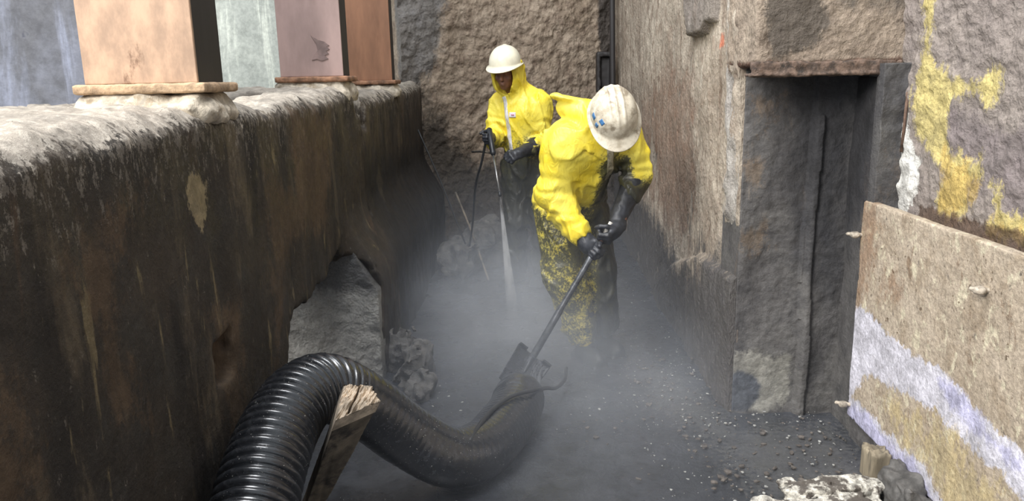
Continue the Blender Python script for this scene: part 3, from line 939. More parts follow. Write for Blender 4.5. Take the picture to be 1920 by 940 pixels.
# ================================================================== PEOPLE
def finger_chain(P, root, f, n, lens, angs, r):
    d = None; p = np.array(root, float); a = 0
    for i, (l, da) in enumerate(zip(lens, angs)):
        a += da; q_ = p+l*(math.cos(a)*f+math.sin(a)*n)
        k = cap(P, p, q_, r*(1-.09*i), r*(1-.09*(i+1)))
        d = k if d is None else smin(d, k, .004); p = q_
    return d


def hand_sdf(P, wrist, f, s, n, curl=1.0, grow=0.0, side=1):
    """f: forearm->knuckles, s: towards the thumb, n: palm side"""
    f, s, n = [np.asarray(x, float) for x in (f, s, n)]
    B = (f, s, n); w = np.asarray(wrist, float)
    d = rbox(P, w+f*.05, (.046+grow, .037+grow, .012+grow), .014, B)
    d = smin(d, cap(P, w-f*.02, w+f*.03, .026+grow, .026+grow), .02)
    r = .0092+grow*.75
    for i, (off, L) in enumerate(((.029, .98), (.0098, 1.06), (-.0098, 1.0), (-.029, .82))):
        root = w+f*(.090-.004*abs(i-1))+s*off*(1+grow*12)
        k = finger_chain(P, root, f, n, (.042*L, .027*L, .022*L), (1.0*curl, 1.35*curl, .9*curl), r*(1 if i < 3 else .9))
        d = smin(d, k, .005)
    root = w+f*.030+s*.030+n*.006
    tf = nrm(f*.62+s*.55+n*.55)
    k = finger_chain(P, root, tf, nrm(n*.8-s*.9+f*.2), (.040, .032, .026), (0, .65*curl, .5*curl), r*1.12)
    return smin(d, k, .008)


def orth(f, s):
    f = nrm(f); s = nrm(np.asarray(s, float)-f*(np.asarray(s, float)@f)); return f, s, np.cross(f, s)


def head_sdf(P, c, F, S, U):
    B = (F, S, U); c = np.asarray(c, float)
    d = ell(P, c+U*.03-F*.012, (.096, .076, .095), B)
    d = smin(d, ell(P, c-U*.045+F*.022, (.068, .056, .070), B), .035)
    d = smin(d, ell(P, c-U*.098+F*.055, (.024, .026, .018), B), .025)          # chin
    d = smin(d, cap(P, c+F*.088+U*.012, c+F*.108-U*.030, .009, .0125), .014)     # nose
    for s_ in (-1, 1):
        d = smin(d, ell(P, c+F*.104-U*.032+S*s_*.010, (.008, .008, .006), B), .008)
        d = smax(d, -ell(P, c+F*.102+U*.010+S*s_*.031, (.016, .018, .011), B), .012)  # eye socket
        d = smin(d, ell(P, c+F*.080+U*.010+S*s_*.031, (.0125, .014, .0115), B), .004)  # eyeball + lids
        d = smin(d, cap(P, c+F*.094+U*.030+S*s_*.014, c+F*.080+U*.028+S*s_*.046, .007, .006), .012)  # brow
        d = smin(d, ell(P, c+F*.062-U*.025+S*s_*.046, (.020, .016, .018), B), .02)
        d = smin(d, smax(ell(P, c-F*.012-U*.006+S*s_*.078, (.020, .009, .032), B), -ell(P, c-F*.006-U*.002+S*s_*.088, (.011, .007, .018), B), .004), .008)
    d = smin(d, ell(P, c+F*.090-U*.060, (.012, .024, .0065), B), .006)           # upper lip
    d = smin(d, ell(P, c+F*.087-U*.073, (.012, .021, .0075), B), .006)           # lower lip
    return d


def hard_hat(parent, c, F, S, U, mat, a=.142, b=.118, h=.128, ribs=3, lift=.0):
    """c: centre of the rim plane"""
    c = np.asarray(c, float); nu_, nv_ = 96, 40
    rows = []
    # outer shell from crown to rim, then brim, then underside back in
    prof = [(math.sin(t)**.92, math.cos(t)**.94) for t in np.linspace(.0, PI/2-.02, nv_)]
    def pt(r, z, th, ext, dz):
        cs, sn = math.cos(th), math.sin(th)
        rx, ry = a*r+ext, b*r+ext
        return rx*cs, ry*sn, z*h+dz
    for (r, z) in prof:
        row = []
        for k in range(nu_):
            th = 2*PI*k/nu_; x, y, zz = pt(r, z, th, 0, 0)
            # raised longitudinal ribs over the crown
            rib = 0
            if ribs:
                for y0 in ((0, -.034, .034) if ribs == 3 else (0,)):
                    rib += .0065*math.exp(-((y-y0)/.0065)**2)*max(0, min(1, (z-.30)*4))
            row.append(c+F*x+S*y+U*(zz+rib))
        rows.append(row)
    def brim(k, e, dz):
        th = 2*PI*k/nu_; cs = math.cos(th)
        front = max(0, cs)**2.2
        ext = e*(.016+.040*front)
        x, y, _ = pt(1, 0, th, ext, 0)
        return c+F*x+S*y+U*(dz-e*.010*(front*1.6+.35))
    rows.append([brim(k, .12, -.004) for k in range(nu_)])
    rows.append([brim(k, .95, -.004) for k in range(nu_)])
    rows.append([brim(k, 1.0, -.007) for k in range(nu_)])
    rows.append([brim(k, .95, -.0115) for k in range(nu_)])
    rows.append([brim(k, -.1, -.010) for k in range(nu_)])
    for t in np.linspace(PI/2-.05, .12, 10):
        rows.append([c+F*(a-.006)*math.sin(t)*math.cos(2*PI*k/nu_)+S*(b-.006)*math.sin(t)*math.sin(2*PI*k/nu_)+U*((h-.008)*math.cos(t)) for k in range(nu_)])
    v = [p for r in rows for p in r]; nr = len(rows)
    f = [(i*nu_+k, (i+1)*nu_+k, (i+1)*nu_+(k+1) % nu_, i*nu_+(k+1) % nu_) for i in range(nr-1) for k in range(nu_)]
    f.append(tuple(range(nu_))); f.append(tuple((nr-1)*nu_+k for k in range(nu_))[::-1])
    return mesh_obj('hard_hat', v, f, mat, parent)


def folds(P, amp, sc=(9, 9, 6), seed=0.0):
    W = P+.035*np.stack([noise(P*5+seed), noise(P*5+9+seed), noise(P*5+21+seed)], 1)
    W = W+P@np.array([[0, 0, .35], [0, 0, .2], [.3, 0, 0]])
    def rdg(Q, w): return np.exp(-(noise(Q)/w)**2)
    sc = np.array(sc); A = sc*.55
    a = rdg(W*sc*.8+seed, .10); b = rdg((W@np.array([[.8, 0, .6], [0, 1, 0], [-.6, 0, .8]]))*sc*1.5+5+seed, .12); c = noise(W*A+11+seed)
    return amp*(1.1*a+.6*b+.5*c-.3)


def band(P, a, b, t0, t1, n, amp):
    """gathered rings across a sleeve or leg"""
    a = np.asarray(a, float); ab = np.asarray(b, float)-a; t = ((P-a)@ab)/(ab@ab)
    r = np.linalg.norm(P-a-np.clip(t, 0, 1)[:, None]*ab, axis=1)
    w = np.clip((t-t0)*8, 0, 1)*np.clip((t1-t)*8, 0, 1)*np.clip((.17-r)*14, 0, 1)
    return amp*w*np.sin(t*n*2*PI+4*noise(P*8))


def strip_on(parent, name, f, path, dir_, half, lift, mat):
    """narrow flap laid on the surface f<0, found by marching along dir_"""
    path = np.array(path, float); n = len(path); rows = []
    for off in (-1, -.5, 0, .5, 1):
        tang = np.gradient(path, axis=0); side = np.cross(tang, dir_); side /= np.linalg.norm(side, axis=1)[:, None]
        P = path+side*off*half-np.array(dir_)*.35
        t = np.zeros(n)
        for _ in range(60):
            d = f(P+t[:, None]*dir_); t += np.clip(d, -.01, .03)*.7
        rows.append(P+(t[:, None]-lift)*dir_)
    v = []; nr = len(rows)
    for r in rows: v += list(r)
    for r in rows: v += list(r+np.array(dir_)*(lift+.006))
    F = []
    for j in range(nr-1):
        for i in range(n-1):
            a = j*n+i; F.append((a, a+1, a+n+1, a+n)); b = a+nr*n; F.append((b, b+n, b+n+1, b+1))
    T = nr*n
    for i in range(n-1):
        F.append((i, i+T, i+1+T, i+1)); a = (nr-1)*n+i; F.append((a, a+1, a+1+T, a+T))
    for j in range(nr-1):
        F.append((j*n, (j+1)*n, (j+1)*n+T, j*n+T)); a = j*n+n-1; F.append((a, a+T, a+n+T, a+n))
    return mesh_obj(name, v, F, mat, parent)




def boot(parent, ank, fdir, label=None, sole=.0):
    f = nrm(V3(fdir[0], fdir[1], 0)); s = V3(-f[1], f[0], 0); u = V3(0, 0, 1); B = (f, s, u)
    a = V3(ank[0], ank[1], sole)
    def g(P):
        d = rbox(P, a+f*.055+u*.022, (.135, .048, .022), .02, B)
        d = smin(d, ell(P, a+f*.105+u*.05, (.10, .050, .046), B), .03)
        d = smin(d, cap(P, a+u*.06, V3(ank[0], ank[1], .26), .052, .058), .04)
        d = smin(d, ell(P, a-f*.02+u*.04, (.06, .044, .042), B), .02)
        d = np.minimum(d, rbox(P, a+f*.055+u*.008, (.142, .053, .010), .008, B))
        return d
    return sdf_obj('boot', g, a-.24+V3(0, 0, .22), a+V3(.24, .24, .30), .008, M_BOOT, parent)


# ---------------------------------------------------------------- worker at the back, upright, with the lance
def worker_back():
    f = nrm(V3(-.38, -.92, 0)); l = V3(.92, -.38, 0); u = V3(0, 0, 1)
    pel = V3(.045, 6.02, .94); wai = V3(.03, 6.01, 1.12); che = V3(.005, 5.98, 1.34); nk = V3(-.04, 5.94, 1.50); hd = V3(-.105, 5.865, 1.655)
    sL = V3(.155, 5.915, 1.425); eL = V3(.170, 5.93, 1.13); wL = V3(-.01, 5.67, 1.075)
    sR = V3(-.16, 6.04, 1.42); eR = V3(-.215, 5.96, 1.16); wR = V3(-.235, 5.72, 1.185)
    hL = V3(.135, 5.99, .90); hR = V3(-.05, 6.06, .90); kL = V3(.15, 5.93, .50); kR = V3(-.05, 6.0, .50); aL = V3(.16, 5.99, .09); aR = V3(-.06, 6.06, .09)
    gp0 = V3(-.225, 5.64, 1.20); gp1 = V3(-.155, 5.36, .80); gd = nrm(gp1-gp0)
    # head looks down to the jet
    HF = nrm(f*.95-u*.22+V3(.03, 0, 0)); HS = nrm(np.cross(HF, u)); HU = np.cross(HS, HF)

    def body(P):
        d = cap(P, pel, wai, .125, .115); d = smin(d, cap(P, wai, che, .115, .135), .05)
        d = smin(d, ell(P, che+u*.02, (.11, .175, .15), (f, l, u)), .05)
        d = smin(d, cap(P, che+u*.08, nk, .09, .056), .05); d = smin(d, cap(P, nk, hd-u*.03, .054, .054), .03)
        for s_, e_, w_ in ((sL, eL, wL), (sR, eR, wR)):
            d = smin(d, cap(P, s_, e_, .052, .042), .04); d = smin(d, cap(P, e_, w_, .041, .026), .02)
        for h_, k_, a_ in ((hL, kL, aL), (hR, kR, aR)):
            d = smin(d, cap(P, h_, k_, .085, .056), .05); d = smin(d, cap(P, k_, a_, .054, .038), .02)
            d = smin(d, cap(P, a_-u*.03, a_+f*.07-u*.035, .028, .022), .02)
        return d

    def hands(P, g=0.0):
        fL, s2, n2 = orth(V3(-.16, -.14, -.06), -gd); a = hand_sdf(P, wL, fL, s2, n2*(1 if n2@V3(0, 0, -1) > -9 else 1), 1.0, g)
        fR, s3, n3 = orth(V3(.03, -.13, .0)+0*gd, -gd); b = hand_sdf(P, wR-fR*.02, fR, s3, n3, 1.0, g)
        return a, b

    def full(P):
        d = body(P); a, b = hands(P); d = smin(smin(d, a, .01), b, .01)
        return smin(d, head_sdf(P, hd, HF, HS, HU), .02)
    o = sdf_obj('person', full, (-.42, 5.5, -.0), (.34, 6.25, 1.80), .010, M_SKIN)
    # fine head replaces the coarse one
    tag(o, 'worker upright at the back in yellow suit and cream hard hat, aiming a water lance', 'person')

    def suitf(P, fold=True):
        d = cap(P, pel, wai, .165, .155); d = smin(d, ell(P, che, (.150, .205, .20), (f, l, u)), .08)
        d = smin(d, cap(P, wai, che, .155, .16), .05)
        d = smin(d, cap(P, che+u*.10, nk-u*.02, .14, .085), .06)
        for s_, e_, w_ in ((sL, eL, wL), (sR, eR, wR)):
            wv = lerp(e_, w_, .62)
            d = smin(d, cap(P, s_, e_, .082, .072), .05); d = smin(d, cap(P, e_, wv, .074, .058), .03)
            d = d-band(P, s_, e_, .35, 1.05, 3.5, .006)
        for h_, k_, a_ in ((hL, kL, aL), (hR, kR, aR)):
            d = smin(d, cap(P, h_, k_, .12, .092), .06); d = smin(d, cap(P, k_, a_+u*.05, .092, .088), .03)
            d = d-band(P, h_, a_, .3, 1.0, 5, .008)
        # hood round the face
        hood = ell(P, hd-HF*.035+u*.0, (.128, .122, .150), (HF, HS, HU))
        hood = smin(hood, cap(P, nk+u*.02-f*.03, hd-u*.07-f*.02, .095, .10), .05)
        hood = np.minimum(hood, cap(P, hd+V3(.06, 0, -.03), hd+V3(.125, .02, -.075), .05, .012))
        d = smin(d, hood, .035)
        if fold: d = d-folds(P, .011, (7.5, 7.5, 3.6), 3.1)
        d = smax(d, -ell(P, hd+HF*.085-HU*.02, (.125, .074, .115), (HF, HS, HU)), .01)
        d = np.maximum(d, -head_sdf(P, hd, HF, HS, HU)-(-.010)) if False else d
        d = smax(d, -ell(P, hd+HF*.03-HU*.10, (.07, .05, .06), (HF, HS, HU)), .01)
        return d

    def mud(v):
        z = v[:, 2]+.06*noise(v*4)
        t = np.interp(z, [.2, .75, .95, 1.02, 1.12, 1.25, 1.5], [1.0, 1.0, .92, .74, .42, .2, .06])
        return {'mud': t}
    suit_o = sdf_obj('protective_suit', suitf, (-.44, 5.58, .05), (.40, 6.30, 1.86), .0085, M_SUIT, o, mud)
    suit_o['label'] = 'yellow hooded protective suit, mud-black below the waist'

    def gl(P, which):
        a, b = hands(P, .0035)
        if which: d = smin(a, cap(P, lerp(eL, wL, .38), wL, .066, .036), .015)
        else: d = smin(b, cap(P, lerp(eR, wR, .35), wR, .062, .036), .015)
        return d-.0022*ridge(P, 30)
    sdf_obj('glove', lambda P: gl(P, 1), wL-V3(.20, .20, .14), wL+V3(.20, .20, .12), .0048, M_GLOVE, o)
    sdf_obj('glove', lambda P: gl(P, 0), wR-V3(.14, .20, .15), wR+V3(.16, .24, .12), .0048, M_GLOVE, o)
    boot(o, aL, f); boot(o, aR, f+V3(-.2, 0, 0))
    zp = [lerp(hd-u*.175+f*.0, pel, t)+V3(-.040, -.03, 0)*(1-t)+V3(-.035, 0, 0)*t+V3(.012*math.sin(6*t), 0, 0) for t in np.linspace(.0, .80, 30)]
    strip_on(o, 'zip_flap', lambda P: suitf(P), zp, -f*-1*-1, .017, .004, M_ZIP)['label'] = 'white zip flap down the front'
    # round badge on the chest
    bc_ = che+V3(-.005, 0, .005)
    path_ = [bc_+u*t for t in np.linspace(-.019, .019, 7)]
    strip_on(o, 'chest_badge', lambda P: suitf(P, True), path_, -f*-1*-1, .026, .005, M_LOGO)['label'] = 'small white badge with a pink print'
    strip_on(o, 'badge_print', lambda P: suitf(P, True), [bc_+u*t+l*.003 for t in np.linspace(-.006, .006, 5)], -f*-1*-1, .012, .008, M_LOGOP)
    hard_hat(o, hd+HU*.066-HF*.008, HF, HS, HU, M_HAT_C, a=.138, b=.118, h=.135, ribs=1)
    # spray lance
    la = empty('spray_lance', tuple(gp1), 'black-gripped steel water lance held by the worker at the back', 'lance')
    m = MB(); m.tube([gp0-gd*.07, gp0-gd*.06, gp0+gd*.14, gp0+gd*.16], [.014, .022, .022, .012], 14); m.build('grip', M_GUN, la)
    m = MB(); m.tube([gp0+gd*.15, gp1-gd*.03], .0075, 10); m.build('lance_tube', M_LANCE, la)
    m = MB(); m.tube([gp1-gd*.035, gp1-gd*.03, gp1-gd*.005, gp1], [.009, .012, .012, .006], 10); m.build('nozzle', M_GUN, la)
    m = MB(); m.tube(spline([gp0-gd*.06, gp0+V3(-.03, .03, -.02), V3(-.30, 5.72, 1.0), V3(-.36, 5.9, .80), V3(-.42, 6.2, .4), V3(-.50, 6.4, .02)], 30), .009, 8); m.build('supply_hose', M_CABLE, la)
    return o


worker_back()


# ---------------------------------------------------------------- worker in front, bent over the shovel
def worker_front():
    f = nrm(V3(.42, -.90, 0)); l = V3(.90, .42, 0); u = V3(0, 0, 1)
    pel = V3(.275, 4.36, .93); wai = V3(.30, 4.28, 1.08); che = V3(.375, 4.14, 1.25); nk = V3(.43, 4.00, 1.36); hd = V3(.462, 3.87, 1.395)
    sR = V3(.235, 4.05, 1.285); eR = V3(.165, 4.08, 1.0); wR = V3(.275, 3.93, .765)
    sL = V3(.575, 4.17, 1.30); eL = V3(.620, 4.14, 1.08); wL = V3(.475, 3.98, .86)
    hR = V3(.20, 4.36, .90); hL = V3(.37, 4.42, .90); kR = V3(.235, 4.24, .50); kL = V3(.44, 4.36, .50); aR = V3(.335, 4.26, .085); aL = V3(.475, 4.42, .09)
    gR = SH+shd*.10; gL = SH+shd*.0
    fR, s2, n2 = orth(nrm(wR-eR)*.5+V3(.5, -.1, -.2), -shd); fL, s3, n3 = orth(V3(-.45, -.35, -.35), -shd)
    wR = gR-fR*.075-n2*.034; wL = gL-fL*.075-n3*.034
    U_ = nrm(V3(-.04, -.80, .62)); HF0 = V3(.10, -.42, -.90); HF = nrm(HF0-U_*(HF0@U_)); HU = U_; HS = np.cross(HU, HF)*-1
    spn = nrm(che-wai)

    def body(P):
        d = cap(P, pel, wai, .125, .115); d = smin(d, cap(P, wai, che, .115, .13), .05)
        d = smin(d, cap(P, lerp(che, sR, .6), lerp(che, sL, .6), .10, .10), .05)
        d = smin(d, cap(P, che, nk, .09, .056), .05); d = smin(d, cap(P, nk, hd, .054, .054), .03)
        for s_, e_, w_ in ((sL, eL, wL), (sR, eR, wR)):
            d = smin(d, cap(P, s_, e_, .052, .042), .04); d = smin(d, cap(P, e_, w_, .041, .026), .02)
        for h_, k_, a_ in ((hL, kL, aL), (hR, kR, aR)):
            d = smin(d, cap(P, h_, k_, .085, .056), .05); d = smin(d, cap(P, k_, a_, .054, .038), .02)
            d = smin(d, cap(P, a_-u*.03, a_+f*.07-u*.035, .028, .022), .02)
        return d

    def hands(P, g=0.0):
        a = hand_sdf(P, wR, fR, s2, n2, 1.0, g)
        b = hand_sdf(P, wL, fL, s3, n3, 1.0, g)
        return a, b

    def full(P):
        d = body(P); a, b = hands(P); d = smin(smin(d, a, .015), b, .015)
        return smin(d, head_sdf(P, hd, HF, HS, HU), .02)
    o = sdf_obj('person', full, (.0, 3.68, .0), (.74, 4.60, 1.60), .010, M_SKIN)
    tag(o, 'worker bent forward in a yellow suit and scuffed white hard hat, pushing a shovel', 'person')
    cuffR = lerp(eR, wR, .80)

    def suitf(P, fold=True):
        d = cap(P, pel, wai, .175, .165); d = smin(d, cap(P, wai, che, .165, .155), .06)
        d = smin(d, cap(P, lerp(che, sR, .55)-spn*.02, lerp(che, sL, .55)-spn*.02, .135, .135), .06)
        d = smin(d, cap(P, lerp(che, sR, .8)+V3(0, .05, -.06), pel+V3(-.03, .02, .1), .12, .12), .05)   # broad back under the cape of cloth
        d = smin(d, cap(P, che+V3(0, 0, .02), nk, .13, .095), .05)
        d = smin(d, cap(P, sR, eR, .088, .088), .10); d = smin(d, cap(P, eR, cuffR, .092, .070), .04)
        d = smin(d, cap(P, sL, eL, .084, .072), .05); d = smin(d, cap(P, eL, lerp(eL, wL, .35), .072, .058), .03)
        d = smin(d, cap(P, hR+V3(-.0, 0, .02), kR, .150, .118), .05); d = smin(d, cap(P, kR, aR+u*.07, .118, .088), .04)
        d = smin(d, cap(P, hL, kL, .12, .096), .04); d = smin(d, cap(P, kL, aL+u*.06, .096, .085), .03)
        # hood thrown back to one side of the helmet
        hA = V3(.39, 4.06, 1.38); hB = V3(.245, 4.10, 1.455)
        hood = cap(P, hA, hB, .115, .058)
        hood = smin(hood, ell(P, (.245, 4.08, 1.500), (.095, .06, .024), (nrm(V3(-.94, 0, .2)), V3(0, 1, 0), nrm(V3(.2, 0, .94)))), .03)
        hood = smax(hood, -ell(P, V3(.27, 4.05, 1.60), (.13, .14, .085), (nrm(V3(-.95, 0, .25)), V3(0, 1, 0), nrm(V3(.25, 0, .95)))), .012)
        d = smin(d, hood, .02)
        d = d-band(P, sR, eR, .5, 1.1, 4, .004)-band(P, eR, cuffR, .1, 1.0, 3.5, .004)
        d = d-band(P, hR, aR, .5, 1.05, 5, .011)-band(P, sL, eL, .4, 1.1, 4, .004)
        if fold: d = d-folds(P, .014, (6.2, 6.2, 2.6), 7.7)
        # pinched waist seam
        d = d+.012*np.exp(-((P[:, 2]-.905-.02*noise(P*4))/.014)**2)*(P[:, 2] > .7)
        # open cuffs and hem
        d = smax(d, -cap(P, lerp(eR, wR, .60), wR+nrm(wR-eR)*.02, .048, .050), .006)
        d = smax(d, -ell(P, hd+HU*.02, (.115, .105, .115), (HF, HS, HU)), .012)
        return d

    def mud(v):
        z = v[:, 2]; x = v[:, 0]
        n = .08*noise(v*5)
        t = np.interp(z+n, [.1, .35, .60, .88, .93, 1.1, 1.6], [.55, .62, .66, .60, .12, .05, .02])
        left = np.clip((x-.345-.05*noise(v*6))*11, .0, 1)*np.clip((1.32-z)*5, 0, 1)      # soiled far side; the open front's shade is painted into mud too
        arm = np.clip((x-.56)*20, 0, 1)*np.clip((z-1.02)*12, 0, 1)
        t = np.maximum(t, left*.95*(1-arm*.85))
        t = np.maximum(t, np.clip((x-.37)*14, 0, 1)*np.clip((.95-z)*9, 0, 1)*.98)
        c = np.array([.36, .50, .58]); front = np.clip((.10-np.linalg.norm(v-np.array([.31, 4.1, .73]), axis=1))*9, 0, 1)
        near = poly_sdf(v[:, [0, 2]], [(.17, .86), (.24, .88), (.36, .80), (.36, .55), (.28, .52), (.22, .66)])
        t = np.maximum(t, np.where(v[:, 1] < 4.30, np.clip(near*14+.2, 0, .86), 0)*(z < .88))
        armR = cap(v, sR, eR, .105, .105) < 0
        armR |= cap(v, eR, cuffR, .11, .09) < 0
        t = np.where(armR, np.minimum(t, .10), t)
        return {'mud': np.clip(t, 0, 1)}
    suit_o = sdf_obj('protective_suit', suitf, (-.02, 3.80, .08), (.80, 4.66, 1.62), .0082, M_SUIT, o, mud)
    suit_o['label'] = 'yellow hooded protective suit, hood thrown back, legs speckled with mud'

    def gl(P, which):
        a, b = hands(P, .0035)
        if which: d = smin(a, cap(P, lerp(eR, wR, .45), lerp(wR, gR, .55)+V3(-.01, .02, .01), .046, .044), .03)
        else: d = smin(b, cap(P, lerp(eL, wL, .12), lerp(wL, gL, .45)+V3(.02, .03, .02), .064, .040), .03)
        return d-.0025*ridge(P, 28)
    sdf_obj('glove', lambda P: gl(P, 1), gR-.19, gR+.22, .0055, M_GLOVE, o)
    c_ = lerp(eL, gL, .55); sdf_obj('glove', lambda P: gl(P, 0), c_-.26, c_+.26, .006, M_GLOVE, o)
    boot(o, aR+V3(.015, 0, 0), V3(.42, -.90, 0), sole=-.012); boot(o, aL, V3(.42, -.90, 0), sole=-.012)
    zp = [lerp(nk+V3(.035, -.10, -.07), wai+V3(.16, -.1, -.02), t) for t in np.linspace(0, 1, 24)]
    dz = nrm(V3(-.15, 1, .05))
    strip_on(o, 'zip_flap', lambda P: suitf(P), zp, dz, .018, .004, M_ZIPD)['label'] = 'soiled pale zip flap down the front'
    hat = hard_hat(o, hd+HU*.045, HF, HS, HU, M_HAT_D, a=.146, b=.116, h=.135, ribs=3)
    # blue decals on the hat shell
    for (th, r0, sx_) in ((1.35, .93, .016), (.85, .86, .014), (1.05, .97, .010)):
        base = hd+HU*.045
        def sh_f(P): return ell(P, base, (.1465, .1165, .136), (HF, HS, HU))
        c0 = base+HS*math.sin(th)*.116*r0+HF*math.cos(th)*.146*r0+HU*.136*math.sqrt(max(0, 1-r0*r0))
        dd = -nrm(c0-base)
        strip_on(o, 'hat_decal', sh_f, [c0+nrm(np.cross(dd, HF))*t for t in np.linspace(-.012, .012, 6)], dd, sx_, .003, M_BLUE)['label'] = 'small blue decal'
    return o


worker_front()

# ================================================================== WATER JET AND HAZE
def jet():
    a = V3(-.155, 5.355, .795); b = V3(-.075, 5.02, .0)
    d = nrm(b-a); L = np.linalg.norm(b-a)
    pts = [a+(b-a)*t+V3(0, 0, 0) for t in np.linspace(0, 1, 24)]
    m = Mt('water_spray'); nt = m.nt; nt.nodes.remove(m.b)
    vs = m.N('ShaderNodeVolumeScatter'); vs.inputs['Color'].default_value = (.96, .97, 1, 1); vs.inputs['Density'].default_value = 45
    vs.inputs['Anisotropy'].default_value = 0.0
    sx = m.N('ShaderNodeSeparateXYZ'); m.L(m.co, sx.inputs[0])
    den = m.math('MULTIPLY', m.math('ADD', m.math('MULTIPLY', m.step(sx.outputs[2], .05, .45), 46), 2.0), m.step(m.noise(30, 3, .6, m.scale((1, 1, .12))), .30, .55))
    m.L(den, vs.inputs['Density']); m.L(vs.outputs[0], m.out.inputs['Volume'])
    mb = MB(); mb.tube(pts, [.007+.038*t**1.1 for t in np.linspace(0, 1, 24)], 16)
    o = mb.build('water_spray', m.m)
    tag(o, 'fine white water spray from the lance down to the pit floor', 'water', kind='stuff')


jet()


def haze(name, c, r, dens, label):
    m = Mt(name+'_mist'); nt = m.nt; nt.nodes.remove(m.b)
    g = m.N('ShaderNodeTexCoord').outputs['Generated']
    mp = m.N('ShaderNodeMapping'); m.L(g, mp.inputs[0]); mp.inputs['Location'].default_value = (-1, -1, -1); mp.inputs['Scale'].default_value = (2, 2, 2)
    ln = m.N('ShaderNodeVectorMath', operation='LENGTH'); m.L(mp.outputs[0], ln.inputs[0])
    fall = m.step(ln.outputs['Value'], 1.0, .15)
    nn = m.step(m.noise(3.2, 3, .6), .30, .66)
    den = m.math('MULTIPLY', m.math('MULTIPLY', fall, m.math('ADD', m.math('MULTIPLY', nn, .75), .25)), dens)
    vs = m.N('ShaderNodeVolumeScatter'); vs.inputs['Color'].default_value = (.77, .82, .92, 1); m.L(den, vs.inputs['Density'])
    m.L(vs.outputs[0], m.out.inputs['Volume'])
    me = bpy.data.meshes.new(name); import bmesh; bm = bmesh.new()
    bmesh.ops.create_icosphere(bm, subdivisions=3, radius=1); bm.to_mesh(me); bm.free()
    me.transform(Matrix.Diagonal((r[0], r[1], r[2], 1)))
    me.materials.append(m.m)
    o = bpy.data.objects.new(name, me); COL.objects.link(o); o.location = c
    tag(o, label, 'mist', kind='stuff')
    return o


haze('spray_mist', (-.08, 4.45, .20), (.82, 1.05, .66), .95, 'pale spray mist billowing from the jet between the two workers')
haze('spray_mist', (.25, 3.5, .12), (1.1, 1.3, .50), .38, 'low grey mist drifting over the wet floor right of the hose mouth')
haze('spray_mist', (.05, 4.6, .1), (1.5, 3.6, 1.2), .19, 'thin grey haze hanging low over the whole pit floor')

# ================================================================== RUBBLE AND DEBRIS
def rock(c, r, seed, label, mat=M_ROCK, grp=None, h=None, cat='rubble lump', name='rubble_lump'):
    c = np.array(c, float); r = np.array(r, float)
    def g(P): return ell(P, c, r)+.75*r.min()*fbm(P/r.min()*.42+seed, 1.0, 3)-.35*r.min()*ridge(P/r.min()*.8+seed, 1.0)+.12*r.min()*noise(P/r.min()*3)
    o = sdf_obj(name, g, c-r*1.5, c+r*1.5, h or r.min()*.16, mat, smooth=False)
    return tag(o, label, cat, grp)


rock((-.60, 3.98, .06), (.09, .12, .14), 1, 'largest mud-covered rubble lump against the left wall behind the hose')
rock((-.55, 3.75, .03), (.07, .09, .07), 4, 'small rubble lump just in front of the largest one by the left wall')
rock((-.70, 4.22, .06), (.07, .11, .13), 7, 'tall rubble lump leaning on the left wall behind the largest one')
rock((-.52, 6.35, .10), (.14, .25, .16), 9, 'heap of dark rubble in the far left corner of the pit')
rock((-.30, 6.75, .10), (.20, .20, .22), 12, 'dark rubble heap against the end wall left of the upright worker')

# leaning rods and sticks by the upright worker
def stick(a, b, r, mat, label, name='leaning_stick'):
    m = MB(); pts = spline([a, lerp(a, b, .5)+V3(.008, 0, .006), b], 12); m.tube(pts, r, 8)
    return tag(m.build(name, mat), label, 'stick')


stick(V3(-.60, 6.85, .62), V3(-.285, 6.0, .02), .009, M_WOODD, 'long thin stick leaning on the rubble left of the upright worker')
stick(V3(-.84, 6.3, 1.22), V3(-.47, 6.1, .30), .007, M_CABLE, 'thin dark bar slanting down from the left wall to the rubble', 'leaning_bar')
stick(V3(-.42, 6.55, 1.01), V3(-.24, 5.98, 1.05), .009, M_WOODD, 'short grey stick sticking out beside the upright worker', 'grey_stick')

# flat bark boards at the lower right
def bark(c, half, ang_, seed, label, tilt=0.0):
    B = (V3(math.cos(ang_), math.sin(ang_), tilt), V3(-math.sin(ang_), math.cos(ang_), 0), V3(-tilt, 0, 1))
    def g(P):
        Q = (P-np.array(c))@np.array(B).T
        W = half[1]*(1+.35*noise(np.stack([Q[:, 0]*7, Q[:, 0]*0+seed, Q[:, 0]*0], 1)))
        d = rbox(Q*V3(1, 1, 1), (0, 0, 0), (half[0], half[1], half[2]), .008)+(half[1]-W)*.6
        return d+.022*fbm(Q*V3(.45, 1, 1)+seed, 18, 3)+.007*noise(Q*V3(16, 70, 70))
    o = sdf_obj('bark_board', g, np.array(c)-half[0]*1.3*V3(1, .6, .0)-V3(0, .02, .09), np.array(c)+half[0]*1.3*V3(1, .6, 0)+V3(0, .02, .09), .007, M_WOODP)
    return tag(o, label, 'board')


bark((1.17, 2.66, .055), (.21, .045, .022), .03, 2.0, 'pale split bark board lying at the foot of the timber stub, rear one', .02)
bark((1.08, 2.56, .035), (.24, .050, .020), .10, 6.0, 'pale split bark board in front of the other, at the lower right edge', .01)

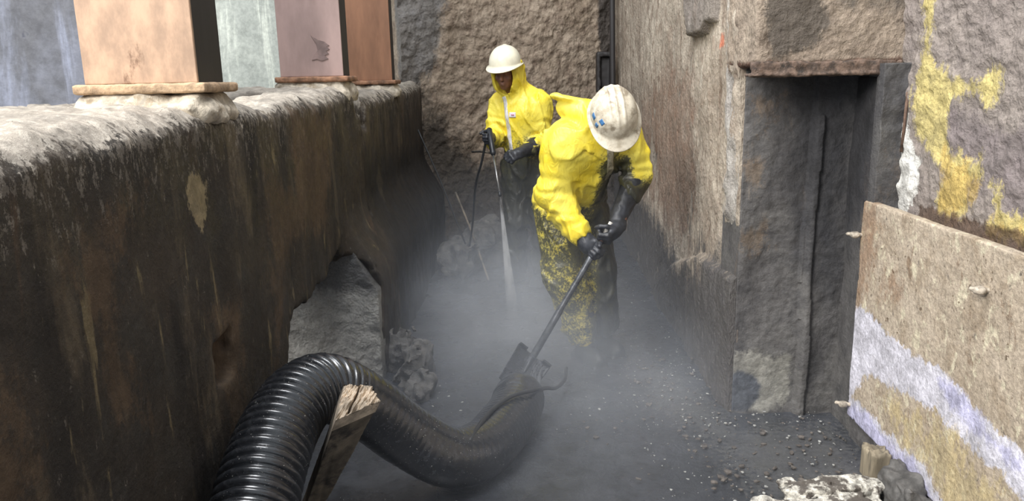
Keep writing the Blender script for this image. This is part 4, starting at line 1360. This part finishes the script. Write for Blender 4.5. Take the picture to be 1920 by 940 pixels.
def stub(P):
    Q = P-V3(1.405, 2.84, .02)
    d = rbox(Q, (0, 0, 0), (.040, .05, .125), .008)
    d = np.maximum(d, Q[:, 2]-(.10+.02*noise(P*V3(60, 60, 4))))
    return d+.004*noise(P*V3(50, 50, 6))
tag(sdf_obj('timber_stub', stub, (1.33, 2.74, -.13), (1.47, 2.93, .18), .006, simple('grey_weathered_wood', (128, 118, 100), .85, 0, .25, 14, .7, dirt=(74, 68, 60), dirt_amt=.4, streak=.15)),
    'short upright grey timber stub under the lower edge of the steel plate', 'timber')
def clod(P):
    d = rbox(P, (1.40, 2.60, .04), (.05, .12, .09), .02)
    return d+.03*fbm(P, 12, 3)
tag(sdf_obj('mud_clod', clod, (1.28, 2.40, -.08), (1.52, 2.80, .20), .009, M_ROCK), 'dark lump of caked mud beside the bark boards under the steel plate', 'mud')

# loose flakes on the sludge: nobody could count them
def flakes(name, n, regions, smin_, smax_, mat, label, seed):
    rn = random.Random(seed); mb = MB()
    for _ in range(n):
        (x0, y0, x1, y1, sx) = rn.choices(regions, [r[-1] for r in regions])[0][:4]+(0,)
        x = rn.uniform(x0, x1); y = rn.uniform(y0, y1); s = smin_+(smax_-smin_)*rn.random()**3
        k = rn.randint(5, 7); a0 = rn.uniform(0, 6.28); z = rn.uniform(.004, .012)
        asp = rn.uniform(.35, 1)
        pts = []
        rot = rn.uniform(0, 6.28)
        for i in range(k):
            a = a0+2*PI*i/k; r = s*rn.uniform(.55, 1.1); px, py = r*math.cos(a), r*asp*math.sin(a)
            pts.append((x+px*math.cos(rot)-py*math.sin(rot), y+px*math.sin(rot)+py*math.cos(rot), z+rn.uniform(-.2, .3)*s*.6))
        t = max(.002, s*.3)
        mb.add(pts+[(p[0], p[1], p[2]-t) for p in pts]+[(x, y, z+s*.25)], [(i, (i+1) % k, 2*k) for i in range(k)]+[(i, i+k, (i+1) % k+k, (i+1) % k) for i in range(k)]+[tuple(range(2*k-1, k-1, -1))])
    o = mb.build(name, mat, None, False)
    tag(o, label, 'debris', kind='stuff')


flakes('pale_flakes', 520, [(.50, 3.5, .96, 4.4, 5), (.55, 3.3, 1.40, 3.5, 3), (.5, 2.6, 1.42, 3.35, 3), (-.9, 2.4, -.2, 2.75, 1.2), (.1, 3.2, .6, 4.0, .8), (.6, 4.4, .92, 6.4, 2), (-.6, 3.4, -.3, 4.1, .5)], .002, .010, M_CHIP, 'pale flakes of scale scattered over the wet black floor', 5)
flakes('brown_flakes', 420, [(.7, 2.55, 1.42, 3.40, 6), (.55, 3.3, 1.0, 4.2, 3), (.2, 2.8, .7, 3.4, .8)], .003, .020, M_CHIPB, 'brown flakes and wood crumbs scattered over the floor at the right', 8)
